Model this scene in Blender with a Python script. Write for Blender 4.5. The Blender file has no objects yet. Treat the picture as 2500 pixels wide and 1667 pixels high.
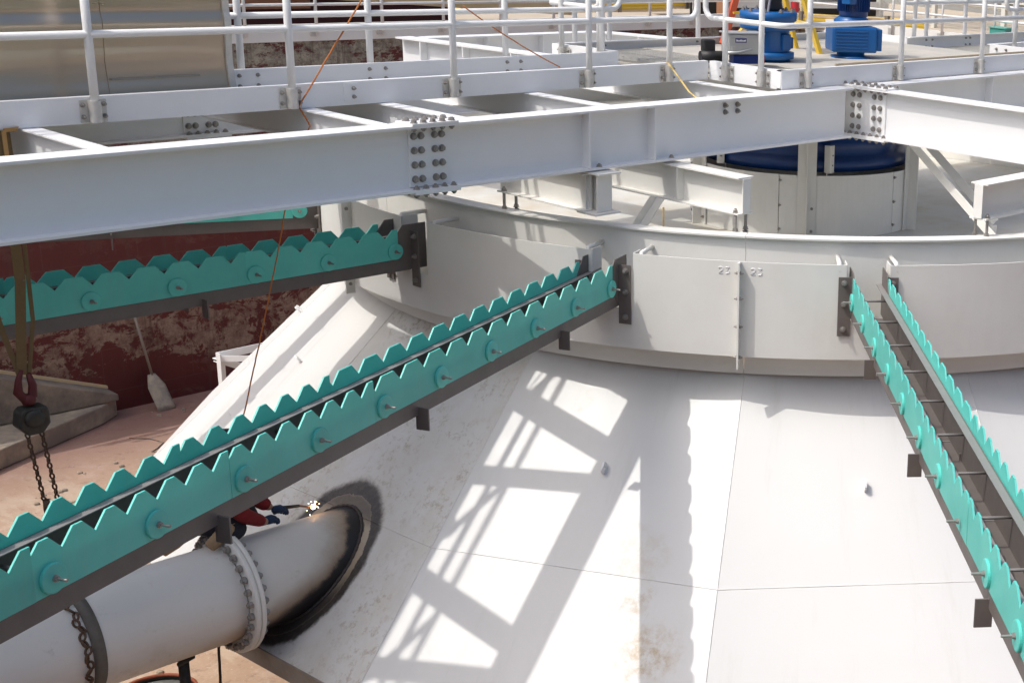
import bpy, bmesh, math, random
from mathutils import Vector, Matrix, Quaternion
random.seed(7)
S=bpy.context.scene; COL=S.collection
R=math.radians; PI=math.pi
V=Vector
# ---------------------------------------------------------------- mesh builder
class MB:
    def __init__(s): s.v=[]; s.f=[]; s.sm=[]
    def add(s,vs,fs,smooth=False):
        o=len(s.v); s.v+= [tuple(p) for p in vs]
        for f in fs: s.f.append(tuple(i+o for i in f)); s.sm.append(smooth)
        return s
    def box(s,c,d,ax=None):
        X,Y,Z=ax if ax else (V((1,0,0)),V((0,1,0)),V((0,0,1)))
        c=V(c);x,y,z=X*(d[0]/2),Y*(d[1]/2),Z*(d[2]/2)
        vs=[c+i*x+j*y+k*z for k in(-1,1) for j in(-1,1) for i in(-1,1)]
        return s.add(vs,[(0,2,3,1),(4,5,7,6),(0,1,5,4),(2,6,7,3),(0,4,6,2),(1,3,7,5)])
    def span(s,a,b):
        a=V(a);b=V(b);return s.box((a+b)/2,[abs(b[i]-a[i]) for i in range(3)])
    def bar(s,p,q,w,h,up=(0,0,1)):
        p=V(p);q=V(q);Y=(q-p);L=Y.length;Y=Y/L;X=Y.cross(V(up)).normalized();Z=X.cross(Y)
        return s.box((p+q)/2,(w,L,h),(X,Y,Z))
    def prism(s,poly,o,ux,uy,ext):
        o=V(o);ux=V(ux);uy=V(uy);e=V(ext);n=len(poly)
        a=[o+ux*p[0]+uy*p[1] for p in poly]; b=[p+e for p in a]
        return s.add(a+b,[tuple(range(n))[::-1],tuple(range(n,2*n))]+[(i,(i+1)%n,n+(i+1)%n,n+i) for i in range(n)])
    def tube(s,pts,r,n=10,closed=False,caps=True):
        pts=[V(p) for p in pts];m=len(pts);rs=r if isinstance(r,(list,tuple)) else [r]*m
        T=[]
        for i in range(m):
            a=pts[(i-1)%m] if (closed or i>0) else pts[i]; b=pts[(i+1)%m] if (closed or i<m-1) else pts[i]
            T.append((b-a).normalized())
        u=T[0].orthogonal().normalized();vs=[]
        for i in range(m):
            if i: u=(T[i-1].rotation_difference(T[i])@u)
            u=(u-T[i]*u.dot(T[i])).normalized();w=T[i].cross(u)
            vs+=[pts[i]+(u*math.cos(2*PI*k/n)+w*math.sin(2*PI*k/n))*rs[i] for k in range(n)]
        fs=[]
        for i in range(m if closed else m-1):
            j=(i+1)%m
            fs+=[(i*n+k,i*n+(k+1)%n,j*n+(k+1)%n,j*n+k) for k in range(n)]
        s.add(vs,fs,True)
        if caps and not closed:
            o=len(s.v)-m*n
            s.f.append(tuple(o+k for k in range(n))[::-1]);s.sm.append(False)
            s.f.append(tuple(o+(m-1)*n+k for k in range(n)));s.sm.append(False)
        return s
    def lathe(s,prof,c,axis=(0,0,1),n=32,a0=0,a1=2*PI,smooth=True):
        c=V(c);Z=V(axis).normalized();X=V((1,0,0)) if abs(Z.z)>.9 else Z.cross(V((0,0,1))).normalized();Y=Z.cross(X)
        full=abs(a1-a0-2*PI)<1e-6;k=n if full else n+1;vs=[]
        for (r,z) in prof:
            for i in range(k):
                t=a0+(a1-a0)*i/n; vs.append(c+Z*z+(X*math.cos(t)+Y*math.sin(t))*r)
        fs=[]
        for j in range(len(prof)-1):
            for i in range(n):
                a=j*k+i;b=j*k+(i+1)%k; fs.append((a,b,b+k,a+k))
        return s.add(vs,fs,smooth)
    def ring(s,c,r0,r1,z0,z1,a0,a1,n):   # solid annular wall segment, angles in degrees
        c=V((c[0],c[1],0));vs=[]
        for i in range(n+1):
            t=R(a0+(a1-a0)*i/n);u=V((math.cos(t),math.sin(t),0))
            vs+=[c+u*r0+V((0,0,z0)),c+u*r1+V((0,0,z0)),c+u*r1+V((0,0,z1)),c+u*r0+V((0,0,z1))]
        fs=[]
        for i in range(n):
            a=4*i;b=a+4
            for k in range(4): fs.append((a+k,b+k,b+(k+1)%4,a+(k+1)%4))
        full=abs(abs(a1-a0)-360)<1e-6
        if not full: fs+=[(0,1,2,3),(4*n+3,4*n+2,4*n+1,4*n)]
        return s.add(vs,fs)
    def mesh(s,name,off=None):
        me=bpy.data.meshes.new(name);o=off or V((0,0,0))
        me.from_pydata([(p[0]-o[0],p[1]-o[1],p[2]-o[2]) for p in s.v],[],s.f)
        me.polygons.foreach_set('use_smooth',s.sm)
        bm=bmesh.new();bm.from_mesh(me);bmesh.ops.recalc_face_normals(bm,faces=bm.faces);bm.to_mesh(me);bm.free()
        me.update();return me
WL={}
def wl(o): return WL[o.name] if o else V((0,0,0))
def tag(o,label=None,cat=None,group=None,kind=None):
    if label:o['label']=label
    if cat:o['category']=cat
    if group:o['group']=group
    if kind:o['kind']=kind
    return o
def thing(name,label,cat,loc,group=None,rz=0):
    o=bpy.data.objects.new(name,None);COL.objects.link(o);o.location=loc;o.rotation_euler=(0,0,rz);o.empty_display_size=.2
    WL[o.name]=V(loc);return tag(o,label,cat,group)
def obj(name,mb,mat,parent=None,local=False,loc=None,bevel=0,label=None):
    """one mesh object; geometry given in world coordinates unless local"""
    w=wl(parent) if parent else V(loc or (0,0,0))
    me=mb.mesh(name,None if local else w)
    o=bpy.data.objects.new(name,me);COL.objects.link(o);me.materials.append(mat)
    if parent:o.parent=parent
    elif loc:o.location=loc
    WL[o.name]=w
    if bevel:
        b=o.modifiers.new('bevel','BEVEL');b.width=bevel;b.segments=2;b.limit_method='ANGLE';b.angle_limit=R(40)
    if label:o['label']=label
    return o
def single(name,mb,mat,label,cat,loc,group=None,bevel=0,kind=None):
    return tag(obj(name,mb,mat,None,loc=V(loc),bevel=bevel),label,cat,group,kind)
def inst(name,me,parent,pos,q=None,local=False):
    o=bpy.data.objects.new(name,me);COL.objects.link(o);o.parent=parent
    o.location=V(pos)-(V((0,0,0)) if local else wl(parent))
    if q: o.rotation_mode='QUATERNION';o.rotation_quaternion=q
    WL[o.name]=V(pos);return o
def zq(n): return V((0,0,1)).rotation_difference(V(n).normalized())
# ---------------------------------------------------------------- materials
def mat(name,col,rough=.5,metal=0,noise=None,bump=None,spec=.5,trans=0):
    """noise: (scale, amount, colour2)  bump: (scale,strength)"""
    m=bpy.data.materials.new(name);m.use_nodes=True;nt=m.node_tree;b=nt.nodes['Principled BSDF']
    b.inputs['Base Color'].default_value=(*col,1);b.inputs['Roughness'].default_value=rough;b.inputs['Metallic'].default_value=metal
    b.inputs['Specular IOR Level'].default_value=spec
    g=nt.nodes.new('ShaderNodeNewGeometry')
    if noise:
        n=nt.nodes.new('ShaderNodeTexNoise');n.inputs['Scale'].default_value=noise[0];n.inputs['Detail'].default_value=7;n.inputs['Roughness'].default_value=.65
        nt.links.new(g.outputs['Position'],n.inputs['Vector'])
        r=nt.nodes.new('ShaderNodeMapRange');r.inputs[1].default_value=.42;r.inputs[2].default_value=.72;r.inputs[4].default_value=noise[1];nt.links.new(n.outputs['Fac'],r.inputs[0])
        x=nt.nodes.new('ShaderNodeMix');x.data_type='RGBA';x.inputs[6].default_value=(*col,1);x.inputs[7].default_value=(*noise[2],1)
        nt.links.new(r.outputs[0],x.inputs[0]);nt.links.new(x.outputs[2],b.inputs['Base Color'])
        rr=nt.nodes.new('ShaderNodeMapRange');rr.inputs[3].default_value=rough-.08;rr.inputs[4].default_value=min(1,rough+.15);nt.links.new(n.outputs['Fac'],rr.inputs[0]);nt.links.new(rr.outputs[0],b.inputs['Roughness'])
    if bump:
        n2=nt.nodes.new('ShaderNodeTexNoise');n2.inputs['Scale'].default_value=bump[0];n2.inputs['Detail'].default_value=5
        nt.links.new(g.outputs['Position'],n2.inputs['Vector'])
        bp=nt.nodes.new('ShaderNodeBump');bp.inputs['Strength'].default_value=bump[1];bp.inputs['Distance'].default_value=.01
        nt.links.new(n2.outputs['Fac'],bp.inputs['Height']);nt.links.new(bp.outputs[0],b.inputs['Normal'])
    if trans:
        t=nt.nodes.new('ShaderNodeBsdfTranslucent');t.inputs[0].default_value=(*col,1);mx=nt.nodes.new('ShaderNodeMixShader');mx.inputs[0].default_value=trans
        nt.links.new(b.outputs[0],mx.inputs[1]);nt.links.new(t.outputs[0],mx.inputs[2]);nt.links.new(mx.outputs[0],nt.nodes['Material Output'].inputs[0])
    return m
class NG:
    """small helper to write node maths"""
    def __init__(s,m): s.nt=m.node_tree;s.b=s.nt.nodes['Principled BSDF'];s.g=s.nt.nodes.new('ShaderNodeNewGeometry');s.P=s.g.outputs['Position']
    def link(s,a,i):
        if hasattr(a,'links'): s.nt.links.new(a,i)
        else: i.default_value=a
    def m(s,op,a,b=0,c=0,clamp=False):
        n=s.nt.nodes.new('ShaderNodeMath');n.operation=op;n.use_clamp=clamp
        s.link(a,n.inputs[0]);s.link(b,n.inputs[1]);s.link(c,n.inputs[2]);return n.outputs[0]
    def xyz(s):
        n=s.nt.nodes.new('ShaderNodeSeparateXYZ');s.nt.links.new(s.P,n.inputs[0]);return n.outputs
    def noise(s,scale,detail=6,rough=.6,vec=None,stretch=None,dist=0):
        n=s.nt.nodes.new('ShaderNodeTexNoise');n.inputs['Scale'].default_value=scale;n.inputs['Detail'].default_value=detail;n.inputs['Roughness'].default_value=rough;n.inputs['Distortion'].default_value=dist
        v=vec or s.P
        if stretch:
            mp=s.nt.nodes.new('ShaderNodeMapping');mp.inputs['Scale'].default_value=stretch;s.nt.links.new(v,mp.inputs[0]);v=mp.outputs[0]
        s.nt.links.new(v,n.inputs['Vector']);return n.outputs['Fac']
    def ss(s,x,lo,hi):
        n=s.nt.nodes.new('ShaderNodeMapRange');n.interpolation_type='SMOOTHSTEP';s.link(x,n.inputs[0]);s.link(lo,n.inputs[1]);s.link(hi,n.inputs[2]);return n.outputs[0]
    def mix(s,f,a,b):
        n=s.nt.nodes.new('ShaderNodeMix');n.data_type='RGBA';s.link(f,n.inputs[0])
        for k,v in((6,a),(7,b)):
            if isinstance(v,tuple): n.inputs[k].default_value=(*v,1)
            else: s.nt.links.new(v,n.inputs[k])
        return n.outputs[2]
    def col(s,c): s.nt.links.new(c,s.b.inputs['Base Color'])
    def rough(s,f): s.link(f,s.b.inputs['Roughness'])
    def bump(s,h,st=.3,d=.01):
        n=s.nt.nodes.new('ShaderNodeBump');n.inputs['Strength'].default_value=st;n.inputs['Distance'].default_value=d;s.nt.links.new(h,n.inputs['Height']);s.nt.links.new(n.outputs[0],s.b.inputs['Normal'])
WHITE=mat('white_paint',(.80,.80,.80),.38,noise=(2.2,.16,(.66,.65,.62)),bump=(60,.05))
WHITE2=mat('warm_white_paint',(.76,.75,.71),.42,noise=(3,.22,(.60,.57,.50)),bump=(45,.05))
RAILM=mat('rail_paint',(.74,.74,.73),.33,noise=(6,.2,(.6,.6,.59)))
GALV=mat('bracket_steel',(.60,.585,.55),.42,.45,noise=(14,.4,(.33,.31,.29)))
GRAY=mat('gray_frp',(.150,.130,.120),.5,noise=(7,.4,(.10,.088,.082)),bump=(40,.06))
GRAYL=mat('gray_lip',(.24,.225,.215),.45,noise=(9,.3,(.17,.16,.15)))
TEAL=mat('teal_frp',(.155,.71,.625),.40,noise=(2.2,.6,(.10,.56,.49)),bump=(30,.04),trans=.22)
def vary(m,amt=.10):
    nt=m.node_tree;b=nt.nodes['Principled BSDF'];l=b.inputs['Base Color'].links[0];src=l.from_socket
    g=nt.nodes.new('ShaderNodeNewGeometry');mp=nt.nodes.new('ShaderNodeMapping');mp.inputs['Scale'].default_value=(1,1,.12);nt.links.new(g.outputs['Position'],mp.inputs[0])
    t=nt.nodes.new('ShaderNodeTexNoise');t.inputs['Scale'].default_value=16;t.inputs['Detail'].default_value=7;t.inputs['Roughness'].default_value=.75;nt.links.new(mp.outputs[0],t.inputs['Vector'])
    r=nt.nodes.new('ShaderNodeMapRange');r.inputs[1].default_value=.5;r.inputs[2].default_value=.75;r.inputs[4].default_value=.30;nt.links.new(t.outputs['Fac'],r.inputs[0])
    x=nt.nodes.new('ShaderNodeMix');x.data_type='RGBA';x.inputs[7].default_value=(.30,.50,.44,1);nt.links.new(r.outputs[0],x.inputs[0]);nt.links.new(src,x.inputs[6])
    oi=nt.nodes.new('ShaderNodeObjectInfo');h=nt.nodes.new('ShaderNodeHueSaturation');q=nt.nodes.new('ShaderNodeMapRange');q.inputs[3].default_value=1-amt;q.inputs[4].default_value=1+amt*.7;nt.links.new(oi.outputs['Random'],q.inputs[0]);nt.links.new(q.outputs[0],h.inputs['Value']);nt.links.new(x.outputs[2],h.inputs['Color']);nt.links.new(h.outputs[0],b.inputs['Base Color'])
vary(TEAL)
BOLT=mat('bolt_steel',(.34,.32,.30),.42,.5,noise=(40,.5,(.19,.165,.145)))
STAIN=mat('stainless_sheet',(.54,.455,.37),.27,.93)
n_=NG(STAIN);n_.rough(n_.m('ADD',.24,n_.m('MULTIPLY',n_.noise(1.2,5,.6,stretch=(1,1,6)),.14)));n_.bump(n_.noise(1.0,2,.5,stretch=(.22,1,4.5)),.55,.05)
BLUE=mat('blue_enamel',(.004,.095,.30),.34,noise=(5,.3,(.006,.075,.22)))
NAVY=mat('navy_enamel',(.006,.040,.17),.35)
BLACK=mat('black_rubber',(.012,.012,.013),.55)
WOOD=mat('plywood',(.50,.40,.27),.75,noise=(5,.5,(.36,.28,.19)))
LUMB=mat('sawn_lumber',(.62,.47,.27),.75,noise=(6,.4,(.5,.36,.2)))
YEL=mat('yellow_paint',(.75,.50,.05),.5,noise=(7,.3,(.62,.4,.05)))
ORNG=mat('orange_frp',(.62,.11,.05),.5,noise=(7,.3,(.5,.09,.05)))
CHAIN=mat('rusty_chain',(.13,.075,.045),.6,.4,noise=(50,.6,(.07,.05,.04)))
ROPE=mat('orange_rope',(.50,.17,.04),.8,noise=(120,.5,(.34,.10,.03)))
STRAP=mat('tan_webbing',(.17,.115,.05),.85,noise=(60,.4,(.12,.08,.04)))
YSTRAP=mat('yellow_webbing',(.72,.52,.18),.8)
REDM=mat('red_enamel',(.10,.012,.013),.6,noise=(20,.4,(.07,.01,.01)))
DKBODY=mat('dark_cast_metal',(.045,.043,.038),.5,.4,noise=(30,.5,(.09,.085,.075)))
SILV=mat('aluminium_case',(.55,.55,.53),.35,.5,noise=(8,.3,(.42,.42,.40)))
DIRTW=mat('dirty_band',(.36,.33,.29),.6,noise=(6,.6,(.22,.19,.16)))
# checker plate grating colour
GRATE=mat('grating_steel',(.50,.49,.46),.5,.35,noise=(9,.4,(.38,.36,.33)))
DECKM=mat('gray_deck_board',(.40,.38,.34),.75,noise=(2.5,.7,(.55,.50,.42)))
CX,CY=8.915,1.62; C=(CX,CY)
PB,PZ,PR=1.25,-3.285,.335          # inlet pipe axis (b, z) and radius
# --- cone geometry
ZJ=-1.823; KC=.985; RJ=4.173; AC=-143.37
def cr(z): return RJ+(ZJ-z)/KC
def cpt(az,z,r=None):
    t=R(az);r=r or cr(z);return V((CX+r*math.cos(t),CY+r*math.sin(t),z))
FA,FB=AC-45,AC-22.5
pa,pb_,pc=cpt(FA,-2.0),cpt(FB,-2.0),cpt(FA,-3.6)
FN=(pb_-pa).cross(pc-pa).normalized()
if FN.x>0: FN=-FN
FD=FN.dot(pa)
def cone_material():
    m=mat('cone_paint',(.8,.8,.78),.42);n=NG(m);x,y,z=n.xyz()
    # azimuth about the well axis -> dirty plate by the inlet
    dx=n.m('SUBTRACT',x,CX);dy=n.m('SUBTRACT',y,CY)
    t0,t1=R(FB),R(FA)
    # signed distance from the two radial planes of the inlet plate
    s0=n.m('SUBTRACT',n.m('MULTIPLY',dy,math.cos(t0)),n.m('MULTIPLY',dx,math.sin(t0)))
    inp=n.m('MULTIPLY',n.ss(s0,.01,-.01),n.ss(dx,0,-.5))
    s1=n.m('SUBTRACT',n.m('MULTIPLY',dy,math.cos(t1)),n.m('MULTIPLY',dx,math.sin(t1)))
    inp=n.m('MULTIPLY',inp,n.ss(s1,-.01,.01))
    sp=n.noise(15,9,.8); pat=n.noise(1.5,5,.65)
    spk=n.m('MULTIPLY',n.ss(sp,.50,.64),n.ss(pat,.36,.60))
    dirt=n.m('MULTIPLY',inp,spk)
    base=n.mix(n.m('MULTIPLY',n.noise(1.6,5,.6),.22),(.715,.71,.69),(.58,.565,.52))
    base=n.mix(n.m('MULTIPLY',dirt,.72),base,(.33,.255,.17))
    base=n.mix(n.m('MULTIPLY',inp,n.m('MULTIPLY',n.ss(n.noise(2.2,6,.7),.35,.65),.35)),base,(.56,.49,.38))
    az=n.m('ARCTAN2',dy,dx);cv=n.nt.nodes.new('ShaderNodeCombineXYZ');n.link(n.m('MULTIPLY',az,26),cv.inputs[0]);n.link(n.m('MULTIPLY',z,.9),cv.inputs[1])
    stk=n.ss(n.noise(1.0,7,.7,vec=cv.outputs[0]),.52,.72)
    base=n.mix(n.m('MULTIPLY',stk,.22),base,(.50,.48,.43))
    base=n.mix(n.m('MULTIPLY',n.ss(n.noise(34,6,.8),.66,.74),.35),base,(.42,.40,.36))
    # rust stains on the clean plate
    for (sx,sy,sz,rad,am) in ((4.165,-1.40,-3.33,.27,.95),(4.285,-1.16,-3.11,.12,.7),(4.42,-.98,-2.87,.30,.35),(4.83,.02,-2.11,.10,.25)):
        p=n.nt.nodes.new('ShaderNodeVectorMath');p.operation='DISTANCE';n.nt.links.new(n.P,p.inputs[0]);p.inputs[1].default_value=(sx,sy,sz)
        d=n.m('ADD',p.outputs['Value'],n.m('MULTIPLY',n.m('SUBTRACT',n.noise(9,6,.7),.5),.35))
        f=n.m('MULTIPLY',n.ss(d,rad,rad*.25),am)
        base=n.mix(n.m('MULTIPLY',f,n.ss(n.noise(11,8,.75),.34,.66)),base,(.47,.36,.22))
    # scorch ring round the pipe
    ny=n.m('SUBTRACT',y,PB);nz=n.m('SUBTRACT',z,PZ)
    d=n.m('SQRT',n.m('ADD',n.m('MULTIPLY',ny,ny),n.m('MULTIPLY',nz,nz)))
    d=n.m('ADD',d,n.m('MULTIPLY',n.m('SUBTRACT',n.noise(4.5,8,.72),.5),.085));d=n.m('ADD',d,n.m('MULTIPLY',n.m('SUBTRACT',n.noise(45,6,.8),.5),.022))
    near=n.ss(dx,-1.5,-3.0)
    up=n.ss(nz,-.1,.40)                      # wider smudge at the top
    band=n.m('MULTIPLY',n.ss(d,PR+.060,PR+.070),n.ss(d,n.m('ADD',PR+.150,n.m('MULTIPLY',up,.02)),n.m('ADD',PR+.112,n.m('MULTIPLY',up,.01))))
    halo=n.m('MULTIPLY',n.ss(d,n.m('ADD',PR+.140,n.m('MULTIPLY',up,.05)),PR+.08),.55)
    inner=n.ss(d,PR+.016,PR+.006)
    lowz=n.ss(n.m('ADD',nz,n.m('MULTIPLY',ny,.55)),-.10,-.34)
    upz=n.ss(n.m('SUBTRACT',nz,n.m('MULTIPLY',ny,.0)),.25,.33)
    gap=n.m('MULTIPLY',n.ss(d,PR+.085,PR+.055),n.m('MAXIMUM',lowz,n.m('MULTIPLY',upz,.8)))
    tan=n.m('MULTIPLY',n.ss(d,PR+.085,PR+.06),near);base=n.mix(n.m('MULTIPLY',tan,n.m('ADD',.1,n.m('MULTIPLY',n.noise(7,6,.7),.9))),base,(.43,.36,.27))
    base=n.mix(n.m('MULTIPLY',halo,near),base,(.34,.23,.11))
    f=n.m('MAXIMUM',n.m('MAXIMUM',band,inner),gap)
    base=n.mix(n.m('MULTIPLY',n.m('MULTIPLY',f,near),n.m('ADD',.80,n.m('MULTIPLY',n.noise(22,6,.75),.35)),0,True),base,(.046,.037,.034))
    n.col(base);n.rough(n.m('ADD',.36,n.m('MULTIPLY',n.noise(4),.2)));n.bump(n.m('ADD',n.m('MULTIPLY',n.noise(40,4),.12),n.m('MULTIPLY',n.noise(1.3,3),1.6)),.35,.012)
    return m
CONE=cone_material()
def pipe_material():
    m=mat('pipe_paint',(.76,.75,.72),.4);n=NG(m);x,y,z=n.xyz()
    dp=n.nt.nodes.new('ShaderNodeVectorMath');dp.operation='DOT_PRODUCT';n.nt.links.new(n.P,dp.inputs[0]);dp.inputs[1].default_value=tuple(FN)
    dist=n.m('SUBTRACT',dp.outputs['Value'],FD)          # distance in front of the plate
    low=n.ss(z,PZ+.25,PZ-.33)
    w=n.m('ADD',.10,n.m('MULTIPLY',n.m('POWER',low,1.7),.26))
    wob=n.m('MULTIPLY',n.m('SUBTRACT',n.noise(4,8,.72),.5),.16)
    dd=n.m('ADD',dist,wob)
    dark=n.ss(dd,w,n.m('MULTIPLY',w,.45));brown=n.m('MULTIPLY',n.ss(dd,n.m('ADD',n.m('MULTIPLY',w,2.2),.05),n.m('MULTIPLY',w,.6)),.80)
    base=n.mix(n.m('MULTIPLY',n.noise(2.2,6,.65),.30),(.76,.745,.71),(.54,.50,.44))
    base=n.mix(n.m('MULTIPLY',n.ss(n.noise(6,9,.8),.56,.72),.45),base,(.36,.32,.28))
    rust=n.m('MULTIPLY',n.ss(n.noise(3.1,6,.7),.55,.70),n.ss(z,PZ+.05,PZ-.3))
    base=n.mix(n.m('MULTIPLY',rust,.45),base,(.42,.30,.18))
    # smoky bloom right of the flange
    base=n.mix(n.m('MULTIPLY',n.ss(x,2.60,3.2),.35),base,(.55,.50,.42))
    base=n.mix(brown,base,(.26,.15,.065));base=n.mix(dark,base,(.022,.019,.020))
    n.col(base);n.rough(.45);n.bump(n.noise(30,4),.06);return m
PIPEM=pipe_material()
def wall_material():
    m=mat('peeling_red_wall',(.1,.01,.01),.75);n=NG(m);x,y,z=n.xyz()
    red=n.mix(n.noise(2.5,5,.6),(.066,.008,.008),(.122,.016,.015))
    pale=n.mix(n.ss(n.noise(4,8,.8),.35,.65),(.34,.25,.18),(.17,.09,.07))
    a=n.noise(1.5,10,.78,stretch=(1,1,1.5),dist=.5)
    # paint hangs on better in some courses
    zz=n.m('ADD',z,n.m('MULTIPLY',n.m('SUBTRACT',n.noise(.5,3),.5),1.0))
    course=n.m('SUBTRACT',n.m('ADD',n.m('MULTIPLY',n.m('SINE',n.m('MULTIPLY',zz,3.6)),.045),0),0)
    f=n.ss(n.m('ADD',a,course),.516,.536);f=n.m('MULTIPLY',f,n.ss(n.noise(5.5,9,.8,stretch=(1,1,.7)),.40,.50))
    low=n.ss(z,-5.15,-5.35);f=n.m('MULTIPLY',f,n.m('SUBTRACT',1,n.m('MULTIPLY',low,.85)))
    mid=n.m('MULTIPLY',n.ss(z,-3.55,-3.95),1);f=n.m('MULTIPLY',f,n.m('ADD',.12,n.m('MULTIPLY',mid,.88)))
    up=n.m('MULTIPLY',n.ss(z,-2.6,-1.9),n.ss(n.noise(2.6,10,.82,stretch=(.7,1,1.4)),.45,.50))
    c=n.mix(f,red,pale)
    c=n.mix(up,c,n.mix(n.ss(n.noise(7,8,.85),.35,.65),(.40,.37,.28),(.13,.10,.08)))
    br=n.nt.nodes.new('ShaderNodeTexBrick');mp=n.nt.nodes.new('ShaderNodeMapping');mp.inputs['Rotation'].default_value=(R(90),0,0)
    n.nt.links.new(n.P,mp.inputs[0]);n.nt.links.new(mp.outputs[0],br.inputs['Vector'])
    br.inputs['Scale'].default_value=1;br.inputs['Brick Width'].default_value=1.22;br.inputs['Row Height'].default_value=.61;br.inputs['Mortar Size'].default_value=.006;br.inputs['Mortar Smooth'].default_value=.3;br.offset=.5
    c=n.mix(n.m('MULTIPLY',br.outputs['Fac'],.45),c,(.10,.06,.05))
    c=n.mix(n.m('MULTIPLY',n.ss(n.noise(3.2,6,.7,stretch=(2.2,1,.16)),.52,.66),.55),c,(.07,.035,.025))
    n.col(c);n.rough(n.m('ADD',.6,n.m('MULTIPLY',f,.3)));n.bump(n.m('ADD',n.m('MULTIPLY',f,-.5),n.m('MULTIPLY',n.noise(12),.4)),.5,.015);return m
WALLM=wall_material()
def floor_material():
    m=mat('pink_concrete_floor',(.4,.26,.2),.85);n=NG(m)
    c=n.mix(n.noise(.55,7,.65),(.51,.37,.26),(.38,.25,.17))
    c=n.mix(n.m('MULTIPLY',n.ss(n.noise(2.4,8,.75),.50,.68),.6),c,(.58,.44,.35))
    c=n.mix(n.m('MULTIPLY',n.ss(n.noise(5.5,9,.8),.52,.66),.65),c,(.23,.145,.11))
    c=n.mix(n.m('MULTIPLY',n.ss(n.noise(.9,8,.75,stretch=(1,.35,1)),.50,.60),.55),c,(.56,.46,.35))
    c=n.mix(n.m('MULTIPLY',n.ss(n.noise(30,4,.7),.60,.68),.5),c,(.62,.54,.44))
    x,y,z=n.xyz();c=n.mix(n.m('MULTIPLY',n.ss(y,9.0,12.2),.75),c,(.19,.085,.075))  # darker toward the rear wall: the wall's shade put into the floor colour
    n.col(c);n.bump(n.noise(9,8,.7),.35,.02);return m
FLOORM=floor_material()
CONC=mat('weathered_concrete',(.22,.185,.15),.9,noise=(2.4,1,(.46,.37,.26)),bump=(12,.4))
CONCD=mat('dark_concrete',(.14,.12,.10),.9,noise=(2.6,1,(.31,.26,.20)),bump=(12,.4))
GROUNDM=mat('bare_ground',(.46,.40,.32),.95,noise=(.5,.8,(.34,.27,.20)),bump=(5,.3))
# ---------------------------------------------------------------- bolts
def bolt_mesh(name,r,h,stub=.0,wash=True):
    b=MB()
    if wash: b.lathe([(0,0),(r*1.25,0),(r*1.25,.004),(0,.004)],(0,0,0),n=14,smooth=False)
    hx=[(r*math.cos(k*PI/3),r*math.sin(k*PI/3)) for k in range(6)]
    b.prism(hx,(0,0,.004),(1,0,0),(0,1,0),(0,0,h))
    if stub: b.lathe([(r*.55,h),(r*.55,h+stub),(0,h+stub)],(0,0,.004),n=10,smooth=False)
    me=b.mesh(name);me.materials.append(BOLT);return me
BM={'big':bolt_mesh('bolt',.0185,.014,.003),'bigs':bolt_mesh('bolt',.017,.012,.008),'mid':bolt_mesh('bolt',.017,.015,.012),'small':bolt_mesh('bolt',.011,.010,.012),'flange':bolt_mesh('bolt',.026,.024,.012,False),'rod':bolt_mesh('bolt',.011,.010,.040)}
def bolt(par,pos,nrm,k='mid',local=False): 
    q=zq(nrm)@Quaternion((0,0,1),random.random()*1.0); return inst('bolt',BM[k],par,pos,q,local)
# ---------------------------------------------------------------- sections
def ibeam(mb,p,q,d=.41,bf=.178,tf=.016,tw=.011,up=(0,0,1)):
    p=V(p);q=V(q);Y=(q-p).normalized();X=Y.cross(V(up)).normalized();Z=X.cross(Y);h=d/2;w=bf/2;t=tw/2
    poly=[(-w,-h),(w,-h),(w,-h+tf),(t,-h+tf),(t,h-tf),(w,h-tf),(w,h),(-w,h),(-w,h-tf),(-t,h-tf),(-t,-h+tf),(-w,-h+tf)]
    return mb.prism(poly,p,X,Z,q-p)
def channel(mb,p,q,side,d=.152,bf=.05,t=.009):
    """C section, web outer face on line p-q, flanges toward 'side'"""
    p=V(p);q=V(q);X=V(side);Z=V((0,0,1));h=d
    poly=[(0,0),(bf,0),(bf,t),(t,t),(t,h-t),(bf,h-t),(bf,h),(0,h)]
    return mb.prism(poly,p,X,Z,q-p)
def angle(mb,p,q,leg=.075,t=.008,xd=(0,1,0)):
    p=V(p);q=V(q);Y=(q-p).normalized();X=(V(xd)-Y*V(xd).dot(Y)).normalized();Z=X.cross(Y)
    poly=[(0,0),(leg,0),(leg,t),(t,t),(t,leg),(0,leg)]
    return mb.prism(poly,p,X,Z,q-p)
# ================================================================= SETTING
FZ=-5.78; A0,A1,B0,B1=-2.35,19.8,-9.5,12.5; WT=-.80
fl=MB();fl.add([(A0-.3,B0-.3,FZ),(A1+.3,B0-.3,FZ),(A1+.3,B1+.3,FZ),(A0-.3,B1+.3,FZ)],[(0,1,2,3)])
tag(obj('floor',fl,FLOORM,loc=(8,1,FZ)),kind='structure')
gd=MB();o=.34;GZ=-.86
xs=[-500,A0-o,A1+o,500];ys=[-500,B0-o,B1+o,500]
vs=[(x,y,GZ) for y in ys for x in xs]
gd.add(vs,[(j*4+i,j*4+i+1,j*4+i+5,j*4+i+4) for j in range(3) for i in range(3) if not(i==1 and j==1)])
tag(obj('ground',gd,GROUNDM,loc=(0,30,GZ)),kind='structure')
w=MB().span((A0-.35,B1,FZ-.2),(A1+.35,B1+.35,WT))
single('tank_wall',w,WALLM,'long dark red concrete tank wall with peeling paint behind the white cone','wall',(8.7,12.7,FZ))
w=MB().span((A1,B0-.35,FZ-.2),(A1+.35,B1-.002,WT))
single('tank_wall',w,WALLM,'shaded brown tank end wall at far right beyond the blue motors','wall',(20,2,FZ))
w=MB().span((A0-.35,B0-.35,FZ-.2),(A0,B1-.002,WT))
single('tank_wall',w,WALLM,'tank end wall outside the left edge of the view','wall',(-2.5,2,FZ))
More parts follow.
